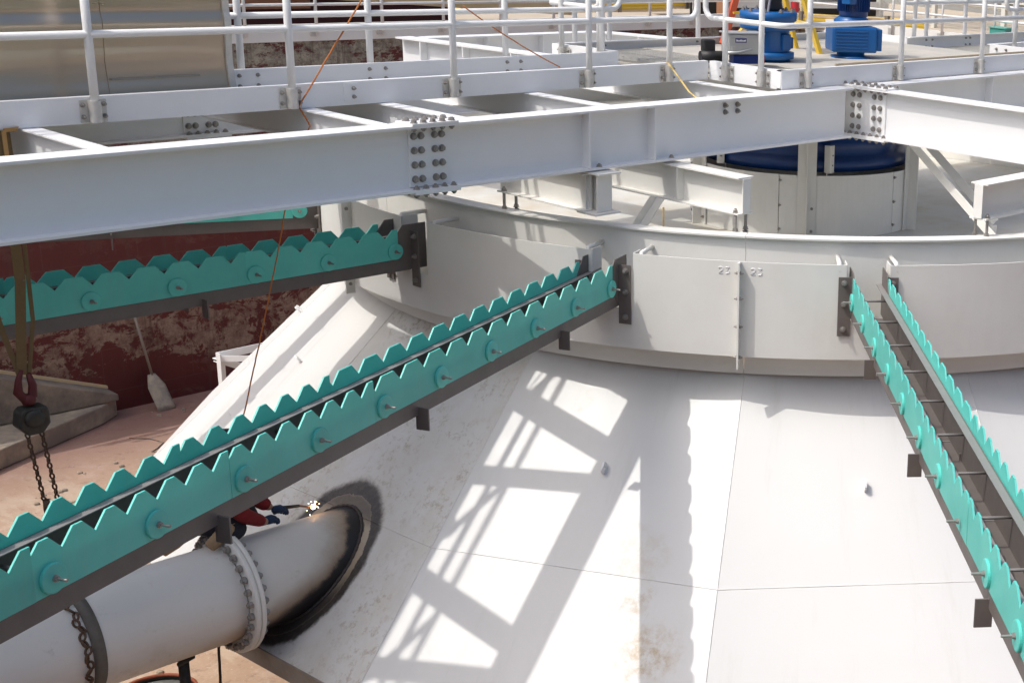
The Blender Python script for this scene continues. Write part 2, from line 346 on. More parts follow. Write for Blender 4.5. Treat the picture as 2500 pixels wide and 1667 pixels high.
w=MB().span((A0+.002,B0-.35,FZ-.2),(A1-.002,B0,WT))
single('tank_wall',w,WALLM,'near tank wall behind the camera','wall',(8.7,-9.7,FZ))
# plinth of weathered concrete by the wall
p=thing('concrete_plinth','weathered concrete step with sloping top against the red wall at far left','plinth',(4.5,12,FZ))
obj('slab',MB().prism([(2.2,10.9),(4.6,11.1),(6.45,12.05),(6.75,12.3),(6.75,12.49),(2.2,12.49)],(0,0,FZ+.004),(1,0,0),(0,1,0),(0,0,.26)),CONC,p,bevel=.02)
obj('block',MB().prism([(3.0,FZ+.27),(6.72,FZ+.27),(6.72,FZ+.36),(5.2,FZ+.95),(3.0,FZ+1.35)],(0,12.12,0),(1,0,0),(0,0,1),(0,.375,0)),CONCD,p,bevel=.02)
# walkway kerb channel and handrail on the far wall
single('edge_channel',channel(MB(),(A0,B1-.03,-.80),(A1,B1-.03,-.80),(0,1,0),.245,.09,.012),WHITE2,'long cream steel channel capping the dark red tank wall','channel',(8.7,B1,-.8))
single('edge_channel',channel(MB(),(A1-.03,B1-.1,-.80),(A1-.03,B0,-.80),(1,0,0),.245,.09,.012),WHITE2,'cream steel channel capping the end wall behind the blue motors','channel',(A1,2,-.8))
single('rim_planking',MB().span((A0,B1+.065,-.795),(A1+.3,B1+1.3,-.735)),CONC,'pale walkway slab along the top of the red wall','walkway',(8.7,B1+.6,-.8))
def rim_rail(name,pts,label,nrm):
    t=thing(name,label,'railing',(*pts[0][:2],-.6))
    p0,p1=V(pts[0]),V(pts[-1]);d=(p1-p0).normalized()
    for p in pts:
        obj('post',MB().tube([V(p)+V((0,0,-.72)),V(p)+V((0,0,.50))],.024,8),RAILM,t)
        b=MB().box(V(p)+V((0,0,-.66))-d*.055+V(nrm)*-.0,(.09 if d.x else .012,.012 if d.x else .09,.14));obj('bracket',b,GALV,t)
    for z in(-.02,-.27):
        obj('rail',MB().tube([p0-d*1.0+V((0,0,z)),p1+d*1.0+V((0,0,z))],.022 if z<-.1 else .024,8),RAILM,t)
    obj('top_rail',MB().tube([p0-d*1.0+V((0,0,.5)),p1+d*1.0+V((0,0,.5))],.024,8),RAILM,t)
rim_rail('handrail',[(9.05+1.08*k-1.08*5,B1-.06,0) for k in range(15)],'pale pipe handrail along the top of the dark red wall',(0,-1,0))
rim_rail('handrail',[(A1-.06,B1-.9-1.15*k,0) for k in range(12)],'pale pipe handrail along the end wall behind the motors',(-1,0,0))
# ================================================================= CONE SKIRT
ZM,ZBt=-2.98,-3.75
cone=thing('cone_skirt','large white faceted steel cone skirt with scorched pipe inlet and rail shadows','cone',(CX,CY,ZBt))
TH=.012
def cone_panel(az,zt,zb,arc):
    m=MB();g=.0022;n=10 if arc else 1
    top=[];bot=[]
    ga,gb=g/cr(zt),g/cr(zb)
    for i in range(n+1):
        f=i/n
        t0=az+math.degrees(ga);t1=az+22.5-math.degrees(ga)
        if arc: top.append(cpt(t0+(t1-t0)*f,zt))
        else: top.append(cpt(t0,zt).lerp(cpt(t1,zt),f))
        b0=cpt(az+math.degrees(gb),zb);b1=cpt(az+22.5-math.degrees(gb),zb);bot.append(b0.lerp(b1,f))
    mid=R(az+11.25);nrm=V((math.cos(mid),math.sin(mid),KC)).normalized()*-TH
    k=n+1;vs=top+bot+[p+nrm for p in top+bot]
    fs=[]
    for i in range(n):
        fs+=[(i,i+1,k+i+1,k+i),(2*k+i,3*k+i,3*k+i+1,2*k+i+1),(i,2*k+i,2*k+i+1,i+1),(k+i,k+i+1,3*k+i+1,3*k+i)]
    fs+=[(0,k,3*k,2*k),(n,2*k+n,3*k+n,k+n)]
    return m.add(vs,fs)
panels={}
for k in range(16):
    az=AC+22.5*k
    az=(az+180)%360-180
    for zt,zb,arc in((ZJ+.012,ZM+.0016,False),(ZM-.0016,ZBt,False)):
        obj('cone_panel',cone_panel(az,zt,zb,arc),CONE,cone)
m=MB();m2=MB()
for k in range(16):
    a,b=cpt(AC+22.5*k,ZBt),cpt(AC+22.5*(k+1),ZBt)
    ia,ib=V((CX,CY,0)).lerp(V((a.x,a.y,0)),.997),V((CX,CY,0)).lerp(V((b.x,b.y,0)),.997)
    ia2,ib2=ia+V((0,0,ZBt-.17)),ib+V((0,0,ZBt-.17));ia=ia+V((0,0,ZBt-.002));ib=ib+V((0,0,ZBt-.002))
    m.add([a-V((0,0,.014)),b-V((0,0,.014)),ib2,ia2,ia,ib],[(0,1,2,3),(4,5,2,3),(0,1,5,4)])
obj('bottom_band',m,DIRTW,cone)
for k in range(16):
    a=AC+22.5*k;e=[cpt(a,ZJ-.01),cpt(a,ZM),cpt(a,ZBt+.01)];e2=[cpt(a,ZM),cpt(a+22.5,ZM)]
    def bead(p,q):
        n_=int((q-p).length/.03);ps=[p.lerp(q,i/n_) for i in range(n_+1)]
        return MB().tube(ps,[.0042+random.uniform(-.0008,.0012) for _ in ps],6)
    obj('weld_seam',bead(e[0],e[2]),CONE,cone);obj('weld_seam',bead(*e2),CONE,cone)
def lug(az,z,rot=0):
    P=cpt(az,z);t=R(az);mid=R(AC+22.5*math.floor((az-AC)/22.5)+11.25)
    # follow the flat facet
    f0=AC+22.5*math.floor((az-AC)/22.5);rr=cr(z)*math.cos(R(11.25))/math.cos(R(az-f0-11.25));P=cpt(az,z,rr)
    n=V((math.cos(mid)*1,math.sin(mid)*1,KC)).normalized();s=V((-math.sin(mid),math.cos(mid),0));u=n.cross(s).normalized()
    m=MB();prof=[(-.055,-.004)]+[(.055*math.cos(q),.045+.05*math.sin(q)) for q in [PI-PI*i/8 for i in range(9)]]+[(.055,-.004)]
    hole=[(.018*math.cos(2*PI*i/12),.05+.018*math.sin(2*PI*i/12)) for i in range(12)]
    X=u if rot==0 else s
    T=X.cross(n)*.014
    # plate with a hole: ring of quads
    outer=[]
    for i in range(24):
        q=2*PI*i/24;d=V((math.cos(q),math.sin(q)));
        k=min(.055/abs(d.x) if abs(d.x)>1e-6 else 9,.05/abs(d.y) if abs(d.y)>1e-6 else 9)
        outer.append((.72*d.x*min(k,.062),.034+.72*d.y*min(k,.062)))
    inn=[(.013*math.cos(2*PI*i/24),.036+.013*math.sin(2*PI*i/24)) for i in range(24)]
    vs=[P+X*a+n*b+T*w for w in(-.5,.5) for lst in(outer,inn) for a,b in lst]
    fs=[]
    for i in range(24):
        j=(i+1)%24;fs+=[(i,j,24+j,24+i),(48+i,72+i,72+j,48+j),(i,48+i,48+j,j),(24+i,24+j,72+j,72+i)]
    m.add(vs,fs);return obj('lifting_lug',m,WHITE,cone)
lug(160.2,-2.448,1);lug(-154.4,-2.459);lug(-132.2,-2.475,0);lug(145.0,-2.351,1)
# ================================================================= WELL CYLINDER + FLUME
ZR=-.817;ZBT,ZBB=-.947,-1.626;RR,RB=4.261,4.477
well=thing('reaction_well','white round steel well with bolted flume panels on top of the cone','tank',(CX,CY,ZJ))
for k in range(8):
    a=AC+45*k+.03;obj('shell',MB().ring(C,RR-.012-.03,RR-.03,ZJ-.002,ZR-.012,a,a+45-.06,24),WHITE2,well)
    obj('rim_flange',MB().ring(C,RR-.13,RR,ZR-.012,ZR,a,a+45-.06,24),WHITE2,well)
LAZ=[(-155.843,-155.0),(-132.09,-132.1),(-179.59,-177.8),(156.66,157.0)]
GAPH=1.95
gaps=[g for _,g in LAZ]+[-109.4,-86.9,-64.4,-41.9,-19.4,3.1,25.6,48.1,70.6,93.1,115.6,134.5]
for k in range(16):
    a0=AC+22.5*k;a1=a0+22.5;c=[g for g in gaps if (g-a0)%360<22.4];
    g=a0+((c[0]-a0)%360) if c else a0+11.2
    m=MB();ZG=-1.34
    m.ring(C,RB-.010,RB,ZBB,ZG,a0,a1,14)
    m.ring(C,RB-.010,RB,ZG,ZBT,a0,g-GAPH,7);m.ring(C,RB-.010,RB,ZG,ZBT,g+GAPH,a1,7)
    for s in(-1,1):
        t=R(g+s*GAPH);u=V((math.cos(t),math.sin(t),0))
        m.box(V((CX,CY,(ZG+ZBT)/2+.0))+u*(RB-.075),(.13,.008,ZBT-ZG+.004),(u,V((-u.y,u.x,0)),V((0,0,1))))
    pn=obj('flume_panel',m,WHITE2,well)
    panels[('b',k)]=pn
    obj('flume_floor',MB().ring(C,RR-.028,RB-.011,ZBB+.01,ZBB+.018,a0,a1,10),WHITE2,well)
    for s in(-1,1):
        az=g+s*(GAPH+.62);t=R(az);u=V((math.cos(t),math.sin(t),0));c0=V((CX,CY,0))
        obj('strut',MB().tube([c0+u*(RR-.03)+V((0,0,-.945)),c0+u*(RB-.04)+V((0,0,-.945)),c0+u*(RB-.013)+V((0,0,-1.0))],.017,8),WHITE2,well)
for az in(AC-.05,170.2,AC+45,AC+90):
    t=R(az);u=V((math.cos(t),math.sin(t),0));s=V((-u.y,u.x,0))
    rb=obj('joint_flange',MB().box(V((CX,CY,(ZBT+ZBB)/2-.035))+u*(RB+.035),(.07,.012,ZBT-ZBB+.075),(u,s,V((0,0,1)))),WHITE2,well)
    for z in(-1.02,-1.20,-1.40,-1.62):
        bolt(rb,V((CX,CY,z))+u*(RB+.035)+s*.006,s,'small');bolt(rb,V((CX,CY,z))+u*(RB+.035)-s*.006,-s,'small')
# raised weld numerals 23 on both sides of the joint
def numerals(az,z):
    t=R(az);u=V((math.cos(t),math.sin(t),0));s=V((-u.y,u.x,0));O=V((CX,CY,z))+u*(RB+.001)
    m=MB();h=.044
    def st(pts,off): m.tube([O+s*(off+x*.027)+V((0,0,y*h)) for x,y in pts],.0034,6)
    st([(0,.8),(.2,1),(.8,1),(1,.8),(1,.6),(0,0),(1,0)],-.034)
    st([(0,1),(.95,1),(.45,.58),(.85,.52),(1,.28),(.75,.03),(.1,0)],.012)
    return m
obj('number_mark',numerals(-144.85,-1.035),WHITE,well);obj('number_mark',numerals(-142.0,-1.035),WHITE,well)
# inner deck, drum, posts, braces
obj('deck',MB().ring(C,.3,RR-.05,-1.515,-1.50,-180,180,64),mat('deck_paint',(.62,.61,.56),.5,noise=(2.2,.5,(.46,.36,.22))),well)
drum=thing('center_drum','pale gray round bolted drum standing inside the well under the girders','drum',(CX,CY,-1.5))
for k in range(6):
    a=-150+60*k;obj('drum_panel',MB().ring(C,1.10,1.115,-1.498,-.92,a+.15,a+59.85,20),WHITE2,drum)
    t=R(a);u=V((math.cos(t),math.sin(t),0));s=V((-u.y,u.x,0))
    for z in(-1.42,-1.2,-.97): bolt(drum,V((CX,CY,z))+u*1.125,s,'small')
def zpost(az,top=-.42):
    t=R(az);u=V((math.cos(t),math.sin(t),0));s=V((-u.y,u.x,0));O=V((CX,CY,0))
    po=thing('support_post',None,'post',O+u*1.17+V((0,0,-1.5)))
    obj('post_section',MB().prism([(-.085,0),(.085,0),(.085,.01),(.005,.01),(.005,.10),(-.005,.10),(-.005,.01),(-.085,.01)],O+u*1.121+V((0,0,-1.498)),s,u,(0,0,top+1.498)),WHITE2,po)
    for z in(-1.43,-1.22): bolt(po,O+u*1.132+s*.05+V((0,0,z)),u,'small')
    return po
labs={-137:'pale bolted upright post at the front of the drum between the two girders',-77:'pale upright post at the right side of the drum beside the diagonal braces',163:'pale upright post at the left side of the drum behind the short beam',103:'upright post at the rear left of the drum',43:'upright post behind the drum',-17:'upright post at the rear right of the drum'}
for az,l in labs.items(): zpost(az)['label']=l
bear=thing('drive_bearing','dark blue round drive bearing in shade under the platform','bearing',(CX,CY,-.9))
obj('housing',MB().lathe([(0,-.90),(1.02,-.90),(1.02,-.80),(.97,-.78),(.97,-.62),(1.04,-.60),(1.04,-.50),(.9,-.47),(0,-.47)],(CX,CY,0),n=56),NAVY,bear)
for k in range(6):
    t=R(-126+60*k);u=V((math.cos(t),math.sin(t),0));s=V((-u.y,u.x,0));O=V((CX,CY,0))
    cl=obj('clip',MB().prism([(-.045,0),(.045,0),(.045,.008),(.004,.05),(-.004,.05),(-.045,.008)],O+u*1.045+V((0,0,-.90)),s,u,(0,0,.25)),WHITE2,bear)
    for z in(-.83,-.74): bolt(cl,O+u*1.055+s*.025+V((0,0,z)),u,'small')
def brace(az,r0,r1,z0,z1,label):
    t=R(az);u=V((math.cos(t),math.sin(t),0));O=V((CX,CY,0))
    b=thing('diagonal_brace',label,'brace',O+u*r1+V((0,0,z1)))
    obj('angle_bar',angle(MB(),O+u*r0+V((0,0,z0)),O+u*r1+V((0,0,z1)),.08,.008,(0,0,1)),WHITE2,b)
    obj('lug',MB().box(O+u*(r1-.02)+V((0,0,z1-.05)),(.09,.09,.10)),WHITE2,b)
    bolt(b,O+u*(r1-.03)+V((-.045,-.03,z1-.02)),(-.7,-.7,0),'mid')
brace(-112,1.25,4.05,-.20,-1.32,'white diagonal angle brace nearest the right hung beam')
brace(-72,1.18,1.95,-.66,-1.38,'gray diagonal angle brace shaded behind the white one')
brace(-165,2.4,3.3,-.75,-1.40,'short white angle brace below the hung beam near the yellow strap')
# ================================================================= BRIDGE GIRDERS
GD=.41
def splice(par,o,along,out,L=.255,cols=(.034,.084,.180,.230)):
    """bolted splice: o = start point at girder top centre line; along = direction; out = visible face normal"""
    o=V(o);al=V(along);ou=V(out)
    pl=obj('splice_plate',MB().box(o+al*(L/2)+ou*.0125+V((0,0,-.205)),(L,.014,GD-.05),(al,ou,V((0,0,1)))),WHITE,par)
    for r_ in range(4):
        for c in cols: bolt(pl,o+al*c+ou*.0195+V((0,0,-.072-.0885*r_)),ou,'big')
    n=5 if L<.3 else 7
    for z,zn in((.007,1),(-GD-.007,-1)):
        fp=obj('flange_plate',MB().box(o+al*(L/2+.02)+V((0,0,z)),(L+.07,.185,.013),(al,ou,V((0,0,1)))),WHITE,par)
        for k in range(n):
            c=.015+(L+.01)*k/(n-1)
            for w_ in(-.055,.060):
                bolt(fp,o+al*(c+(.02 if w_<0 else 0))+ou*w_+V((0,0,z+zn*.0065)),(0,0,zn),'big' if zn>0 else 'bigs')
                bolt(fp,o+al*(c+(.02 if w_<0 else 0))+ou*w_+V((0,0,z-zn*.0225)),(0,0,-zn),'bigs')
def girder(label,p,q,loc):
    t=thing('bridge_girder',label,'girder',loc)
    obj('i_beam',ibeam(MB(),V(p)+V((0,0,-GD/2)),V(q)+V((0,0,-GD/2)),GD),WHITE,t);return t
g1=girder('long white I-beam girder crossing the picture from left with bolted splice plates',(-2.3,0,0),(7.585,0,0),(3,0,-GD))
obj('i_beam',ibeam(MB(),V((7.856,0,-GD/2)),V((15.5,0,-GD/2)),GD),WHITE,g1)
for a in(4.834,5.424,9.6):
    obj('stiffener',MB().box((a,-.046,-.205),(.012,.081,GD-.036)),WHITE,g1)
splice(g1,(3.483,0,0),(1,0,0),(0,-1,0))
for a,z in((6.19,-.06),(6.32,-.06),(6.19,-.11),(6.32,-.11)): bolt(g1,(a,-.006,z),(0,-1,0),'mid')
for a in(4.93,5.60): bolt(g1,(a,-.06,-GD+.016),(0,0,1),'bigs')
for a in(1.4,9.8,11.0): pass
g2=girder('second white bridge girder glimpsed under the walkway behind the first',(-2.3,2.70,0),(15.5,2.70,0),(3,2.7,-GD))
splice(g2,(3.42,2.70,0),(1,0,0),(0,-1,0))
g3=girder('white cross girder with sunlit face branching right from the bolted corner',(7.76,2.60,0),(7.76,-9.4,0),(7.76,-4,-GD))
splice(g3,(7.76,.12,0),(0,-1,0),(-1,0,0),.43,(.08,.15,.31,.375))
# far box frame beyond the walkway
def fbeam(label,p,q,st):
    t=thing('frame_beam',label,'beam',(p[0],p[1],-GD))
    obj('i_beam',ibeam(MB(),V((*p,-GD/2)),V((*q,-GD/2)),GD),WHITE,t)
    d=(V((*q,0))-V((*p,0)));L=d.length;d.normalize();n=V((-d.y,d.x,0))
    if n.dot(V((-1,-.3,0)))<0:n=-n
    for s in st: obj('stiffener',MB().box(V((*p,-.205))+d*s+n*.046,(.012,.081,GD-.036),(d,n,V((0,0,1)))),WHITE,t)
fbeam('bright white frame beam with stiffeners behind the left end of the platform',(6.76,5.05),(6.99,2.80),(.35,.95,1.6))
fbeam('white frame beam farthest back, parallel to the walkway behind the brace posts',(6.90,4.92),(9.10,4.92),(.7,1.4))
fbeam('white frame beam running toward the orange ladder foot at the back',(9.16,4.88),(9.70,2.80),(.5,1.1))
# joists + diagonal bracing
jl={-1.56:'white joist beyond the left edge of the picture',.09:'white joist just outside the left edge of the picture',1.74:'white joist under the walkway nearest the left edge, an orange strap at its end',3.37:'white joist left of the first bolted splice, rope beside it',3.93:'white joist right behind the first bolted splice',5.12:'white joist midway between the splice and the platform corner',6.72:'white joist under the platform corner'}
for a,l in jl.items():
    single('joist',ibeam(MB(),(a,.094,-.101),(a,2.61,-.101),.20,.10,.009,.007),WHITE,l,'joist',(a,1.3,-.2),'joists between the bridge girders')
for a in(1.63,3.27):
    for s in(0,):
        m=MB();b0,b1=(.10,.98) if s==0 else (2.60,1.75)
        angle(m,(a-.05,b0,-.30),(a-.53,b1,-.30),.11,.009,(0,0,1))
        single('diagonal_brace',m,WHITE,('low diagonal angle under the walkway %s the first splice'%('well left of' if a<2 else 'just left of')) if s==0 else ('rear diagonal angle hidden under the walkway %s the first splice'%('well left of' if a<2 else 'just left of')),'brace',(a-.3,(b0+b1)/2,-.3))
# walkway channels
def chan(name,label,p,q,side,holes=()):
    m=channel(MB(),p,q,side);return single(name,m,WHITE,label,'channel',((p[0]+q[0])/2,(p[1]+q[1])/2,p[2]))
ch1=thing('walkway_channel','white walkway edge channel carrying the front handrail brackets','channel',(3,.94,.002))
obj('channel_web',channel(MB(),(-2.3,.92,.002),(6.91,.92,.002),(0,1,0)),WHITE,ch1)
obj('splice_plate',MB().box((3.69,.9165,.085),(.115,.007,.115)),WHITE,ch1)
for z in(.055,.11): bolt(ch1,(3.70,.913,z),(0,-1,0),'small')
ch2=thing('walkway_channel','white rear walkway channel with paired bolts behind the front handrail','channel',(3,1.82,.002))
obj('channel_web',channel(MB(),(3.03,1.80,.002),(6.71,1.80,.002),(0,1,0)),WHITE,ch2)
pl=thing('toe_plate','white platform edge channel at the sunlit corner below the control box','channel',(6.92,.5,.002))
obj('side_web',channel(MB(),(6.92,.915,.002),(6.92,.105,.002),(1,0,0)),WHITE,pl)
obj('front_web',channel(MB(),(6.92,.100,.002),(10.95,.100,.002),(0,1,0)),WHITE,pl)
chan('toe_plate','bright white return channel facing left at the end of the rear walkway',(6.71,1.86,.002),(6.66,2.62,.002),(1,0,0))
chan('toe_plate','long white rear platform channel with bolt pairs behind the blue motors',(6.70,2.625,.002),(10.72,2.625,.002),(0,-1,0))
chan('toe_plate','bright white return channel facing left beyond the right blue motor',(10.72,2.60,.002),(10.72,1.86,.002),(1,0,0))
chan('walkway_channel','white rear channel of the walkway continuing right past the deck',(10.72,1.85,.002),(15.5,1.85,.002),(0,-1,0))
chan('toe_plate','bright white return channel at the right end of the plywood deck',(10.96,.93,.002),(10.96,.24,.002),(1,0,0))
chan('walkway_channel','white front channel of the walkway at the right picture edge',(10.97,.92,.002),(15.5,.92,.002),(0,1,0))
for par,pts in((ch2,[(3.13,1.80),(3.25,1.80),(3.40,1.80),(3.53,1.80),(4.37,1.80),(4.50,1.80),(5.57,1.80),(5.70,1.80)]),):
    for a,b in pts:
        for z in(.045,.115): bolt(par,(a,b,z),(0,-1,0),'small')
bp=thing('bolt_strip','pairs of bolt heads fixing the rear platform posts','bolts',(9,2.62,.05))
for a in(7.25,8.40,8.52,10.0):
    for z in(.045,.115): bolt(bp,(a,2.622,z),(0,-1,0),'small')
bp2=thing('bolt_strip','pairs of bolt heads on the channel right of the plywood deck','bolts',(11.5,1.85,.05))
for a in(11.05,11.16,11.78,11.86):
    for z in(.045,.115): bolt(bp2,(a,1.847,z),(0,-1,0),'small')
for b in(.84,.72): bolt(bp2,(10.957,b,.115),(-1,0,0),'small')
# grating and deck
def grating(a0,a1,b0,b1,z,label):
    m=MB();n=int((a1-a0)/.0302)
    for i in range(n): m.box((a0+.0302*(i+.5),(b0+b1)/2,z),(.0050,b1-b0,.030))
    k=int((b1-b0)/.1)
    for i in range(k+1): m.box(((a0+a1)/2,b0+.004+(b1-b0-.008)*i/k,z+.012),(a1-a0,.0045,.005))
    return single('grating',m,GRATE,label,'grating',((a0+a1)/2,(b0+b1)/2,z-.02))
single('walkway_plate',MB().span((-2.3,.935,.012),(6.68,1.79,.024)),GRATE,'gray steel plate floor of the walkway between the two channels','floor plate',(2.2,1.36,.01))
grating(6.98,7.62,.24,2.57,.065,'pale bar grating patch on the platform left of the control box')
dk=thing('deck_board',None,'deck',(9.2,1.4,.06))
dk['label']='gray plywood deck with tan cut edge under the blue motors'
obj('sheet',MB().span((6.975,.155,.012),(10.70,2.56,.030)),DECKM,dk)  # added lower sheet, also under the grating, to shade the drum
obj('cut_edge',MB().span((7.63,.155,.060),(10.70,.166,.172)),WOOD,dk)
obj('front_sheet',MB().span((7.63,.214,.06),(10.70,2.56,.085)),DECKM,dk)
single('shade_plate',MB().span((10.76,1.88,.02),(12.8,2.60,.032)),WHITE,'added white shading plate behind the right hand walkway channel','plate',(11.8,2.2,.02))  # added plate that keeps the sun off the well deck below
grating(10.98,13.5,.95,1.80,.02,'steel bar grating floor of the walkway at right')
# ================================================================= HANDRAILS
def arc_pts(c,u,v,r,a0,a1,n=8): return [V(c)+V(u)*(r*math.cos(a0+(a1-a0)*i/n))+V(v)*(r*math.sin(a0+(a1-a0)*i/n)) for i in range(n+1)]
ZMR,ZTR=.505,1.04; PRR=.0235
def post(par,a,b,face,z0=.012):
    """pipe post with a bolted bracket; face = outward normal of the channel it is fixed to"""
    n=V(face);s=V((-n.y,n.x,0));P=V((a,b,0))
    po=obj('post',MB().tube([P+V((0,0,z0-.004)),P+V((0,0,ZTR))],PRR,14),RAILM,par)
    m=MB();m.box(P-n*.029+V((0,0,z0+.062)),(.142,.009,.128),(s,n,V((0,0,1))))
    # half saddle round the pipe
    sad=[( .031*math.cos(q),.031*math.sin(q)) for q in [-.15+ (PI+.3)*i/10 for i in range(11)]]+[(-.031,-.024),(.031,-.024)]
    m.prism(sad,P+V((0,0,z0-.001)),s,n,(0,0,.124))
    br=obj('mounting_bracket',m,GALV,po)
    for x in(-.058,.058):
        for z in(.030,.098): bolt(br,P-n*.0245+s*x+V((0,0,z0+z)),n,'small')
    return po
def rails(par,path,closed_ends=()):
    for z in(ZMR,ZTR): obj('mid_rail' if z==ZMR else 'top_rail',MB().tube([V((p[0],p[1],z)) for p in path],PRR*.96,12),RAILM,par)
r1=thing('handrail','white pipe handrail along the front edge of the walkway, ending in a rounded corner','railing',(3,.885,0))
for a in(-1.48,-.295,.89,2.078,3.262,4.448,5.637,6.449): post(r1,a,.885,(0,-1,0))
def looprail(par,path,end_dir,z0=ZMR,z1=ZTR,r=.09):
    """mid and top rail joined by a rounded end"""
    P=[V((p[0],p[1],0)) for p in path];d=V((*end_dir,0));e=P[-1]
    pts=[p+V((0,0,z0)) for p in P[:-1]]
    pts+=arc_pts(e-d*r+V((0,0,z0+r)),d,(0,0,1),r,-PI/2,0)+arc_pts(e-d*r+V((0,0,z1-r)),d,(0,0,1),r,0,PI/2)
    pts+=[p+V((0,0,z1)) for p in P[:-1]][::-1]
    obj('rail',MB().tube(pts,PRR*.96,12),RAILM,par)
looprail(r1,[(-2.3,.885),(6.745,.885)],(1,0))
r2=thing('handrail','white pipe handrail round the platform corner and along the blue motors','railing',(8,.15,0))
for a,b,f in((6.885,.70,(-1,0,0)),(6.885,.295,(-1,0,0)),(7.197,.065,(0,-1,0)),(8.392,.065,(0,-1,0)),(9.603,.065,(0,-1,0)),(10.80,.065,(0,-1,0)),(12.0,.065,(0,-1,0))): post(r2,a,b,f)
cp=[(12.6,.065)]+[(p.x,p.y) for p in arc_pts((6.885+.07,.065+.07,0),(-1,0,0),(0,-1,0),.07,PI/2,0,6)]+[(6.885,.93)]
looprail(r2,cp,(0,1))
r3=thing('handrail','white pipe handrail on the rear walkway channel behind the front railing','railing',(4,1.86,0))
for a in(3.461,4.431,5.62,6.60): post(r3,a,1.88,(0,1,0))
looprail(r3,[(3.04,1.88),(6.80,1.88)],(1,0))
r4=thing('handrail','white pipe handrail around the back of the platform behind the motors','railing',(8.4,2.66,0))
for a,b,f in((6.655,1.98,(-1,0,0)),(6.63,2.45,(-1,0,0))): post(r4,a,b,f)
for a in(6.95,7.35,8.46,9.5,10.05): post(r4,a,2.665,(0,1,0))
looprail(r4,[(10.66,2.665),(6.72,2.665),(6.66,2.62),(6.645,1.95)],(0,-1))
r5=thing('handrail','white pipe handrail along the rear of the right hand walkway','railing',(12,1.89,0))
for a in(10.9,11.11,11.82,12.8,13.8,14.8): post(r5,a,1.89,(0,1,0))
looprail(r5,[(15.5,1.89),(10.62,1.89)],(-1,0))
r6=thing('handrail','white pipe handrail at the front of the right hand walkway, cut by the picture edge','railing',(12,.89,0))
for a in(11.35,12.3,13.4): post(r6,a,.885,(0,-1,0))
looprail(r6,[(15.5,.885),(11.15,.885)],(-1,0))
# ================================================================= HUNG BEAMS
def hung(label,p,q,ends,d=.265,z=-.432):
    t=thing('hung_beam',label,'beam',(p[0],p[1],z-d))
    P,Q=V((*p,z-d/2)),V((*q,z-d/2))
    obj('i_beam',ibeam(MB(),P,Q,d,.15,.011,.008),WHITE2,t)
    dr=(Q-P).normalized();n=V((-dr.y,dr.x,0))
    for e,sgn in ends:
        E=V((*e,0))
        obj('end_plate',MB().box(V((*e,z-d/2))+dr*sgn*.004,(.009,.075,d-.024),(dr,n,V((0,0,1)))),WHITE2,t)
        for w_ in(-.052,.052):
            O=E-dr*sgn*.05+n*w_
            ro=obj('jack_rod',MB().tube([O+V((0,0,z-d+.035)),O+V((0,0,ZR-.07))],.011,8),BOLT,t)
            bolt(ro,O+V((0,0,z-d+.011)),(0,0,1),'mid');bolt(ro,O+V((0,0,ZR)),(0,0,1),'mid');bolt(ro,O+V((0,0,ZR-.012)),(0,0,-1),'mid')
    return t
h1=hung('white hung I-beam pointing at the viewer from under the long girder, jack bolts at its tip',(5.62,.86),(5.62,-.80),[((5.62,-.80),1),((5.62,.86),-1)])
obj('stiffener',MB().box((5.583,-.17,-.565),(.066,.010,.24)),WHITE2,h1)
h2=hung('white hung I-beam entering from the right edge on jack bolts',(6.81,-1.96),(11.0,-1.96),[((6.81,-1.96),-1)])
h3=hung('short white hung beam left of centre with a bolted hanger block at its end',(4.86,.90),(4.86,-.06),[((4.86,.90),-1)])
obj('hanger',ibeam(MB(),(4.90,-.085,-.69),(4.90,-.085,-.44),.13,.13,.01,.008,(0,1,0)),WHITE2,h3)
obj('base_plate',MB().box((4.90,-.085,-.702),(.22,.20,.014)),WHITE2,h3)
obj('cap_plate',MB().box((4.92,-.085,-.426),(.20,.20,.012)),WHITE2,h3)
# ================================================================= LAUNDERS
DISC=MB().lathe([(0,0),(.060,0),(.060,.011),(.056,.013),(0,.013)],(0,0,0),n=28,smooth=False).mesh('washer_disc');DISC.materials.append(TEAL)
def weir(r0,r1,y,sgn,pitch,ph,zb=-1.232,zt=-1.010,zn=-1.072,th=.009):
    """toothed FRP weir plate in launder-local coordinates (x = radius, y = across)"""
    vw=.058
    top=[]
    # trapezoid teeth: notch centres every pitch
    k0=math.floor((r0-ph)/pitch)-1;pts=[]
    k=k0
    while ph+k*pitch<r1+pitch:
        c=ph+k*pitch; pts+=[(c-vw,zt),(c,zn),(c+vw,zt)];k+=1
    def at(x):
        for (xa,za),(xb,zb_) in zip(pts,pts[1:]):
            if xa<=x<=xb and xb>xa: return za+(zb_-za)*(x-xa)/(xb-xa)
        return zt
    poly=[(r0,zb),(r1,zb),(r1,at(r1))]+[p for p in reversed(pts) if r0+.004<p[0]<r1-.004]+[(r0,at(r0))]
    m=MB()
    # split in convex-ish strips so the fill is clean
    xs=[p[0] for p in poly[2:]];zs=[p[1] for p in poly[2:]]
    vs=[];n=len(xs)
    for yy in(y,y+sgn*th):
        for x,z in zip(xs,zs): vs.append((x,yy,z))
        for x in xs: vs.append((x,yy,zb))
    fs=[]
    for i in range(n-1):
        fs+=[(i,i+1,n+i+1,n+i),(2*n+i,3*n+i,3*n+i+1,2*n+i+1),(i,2*n+i,2*n+i+1,i+1),(n+i,n+i+1,3*n+i+1,3*n+i)]
    fs+=[(0,n,3*n,2*n),(n-1,3*n-1,4*n-1,2*n-1)]
    return m.add(vs,fs)
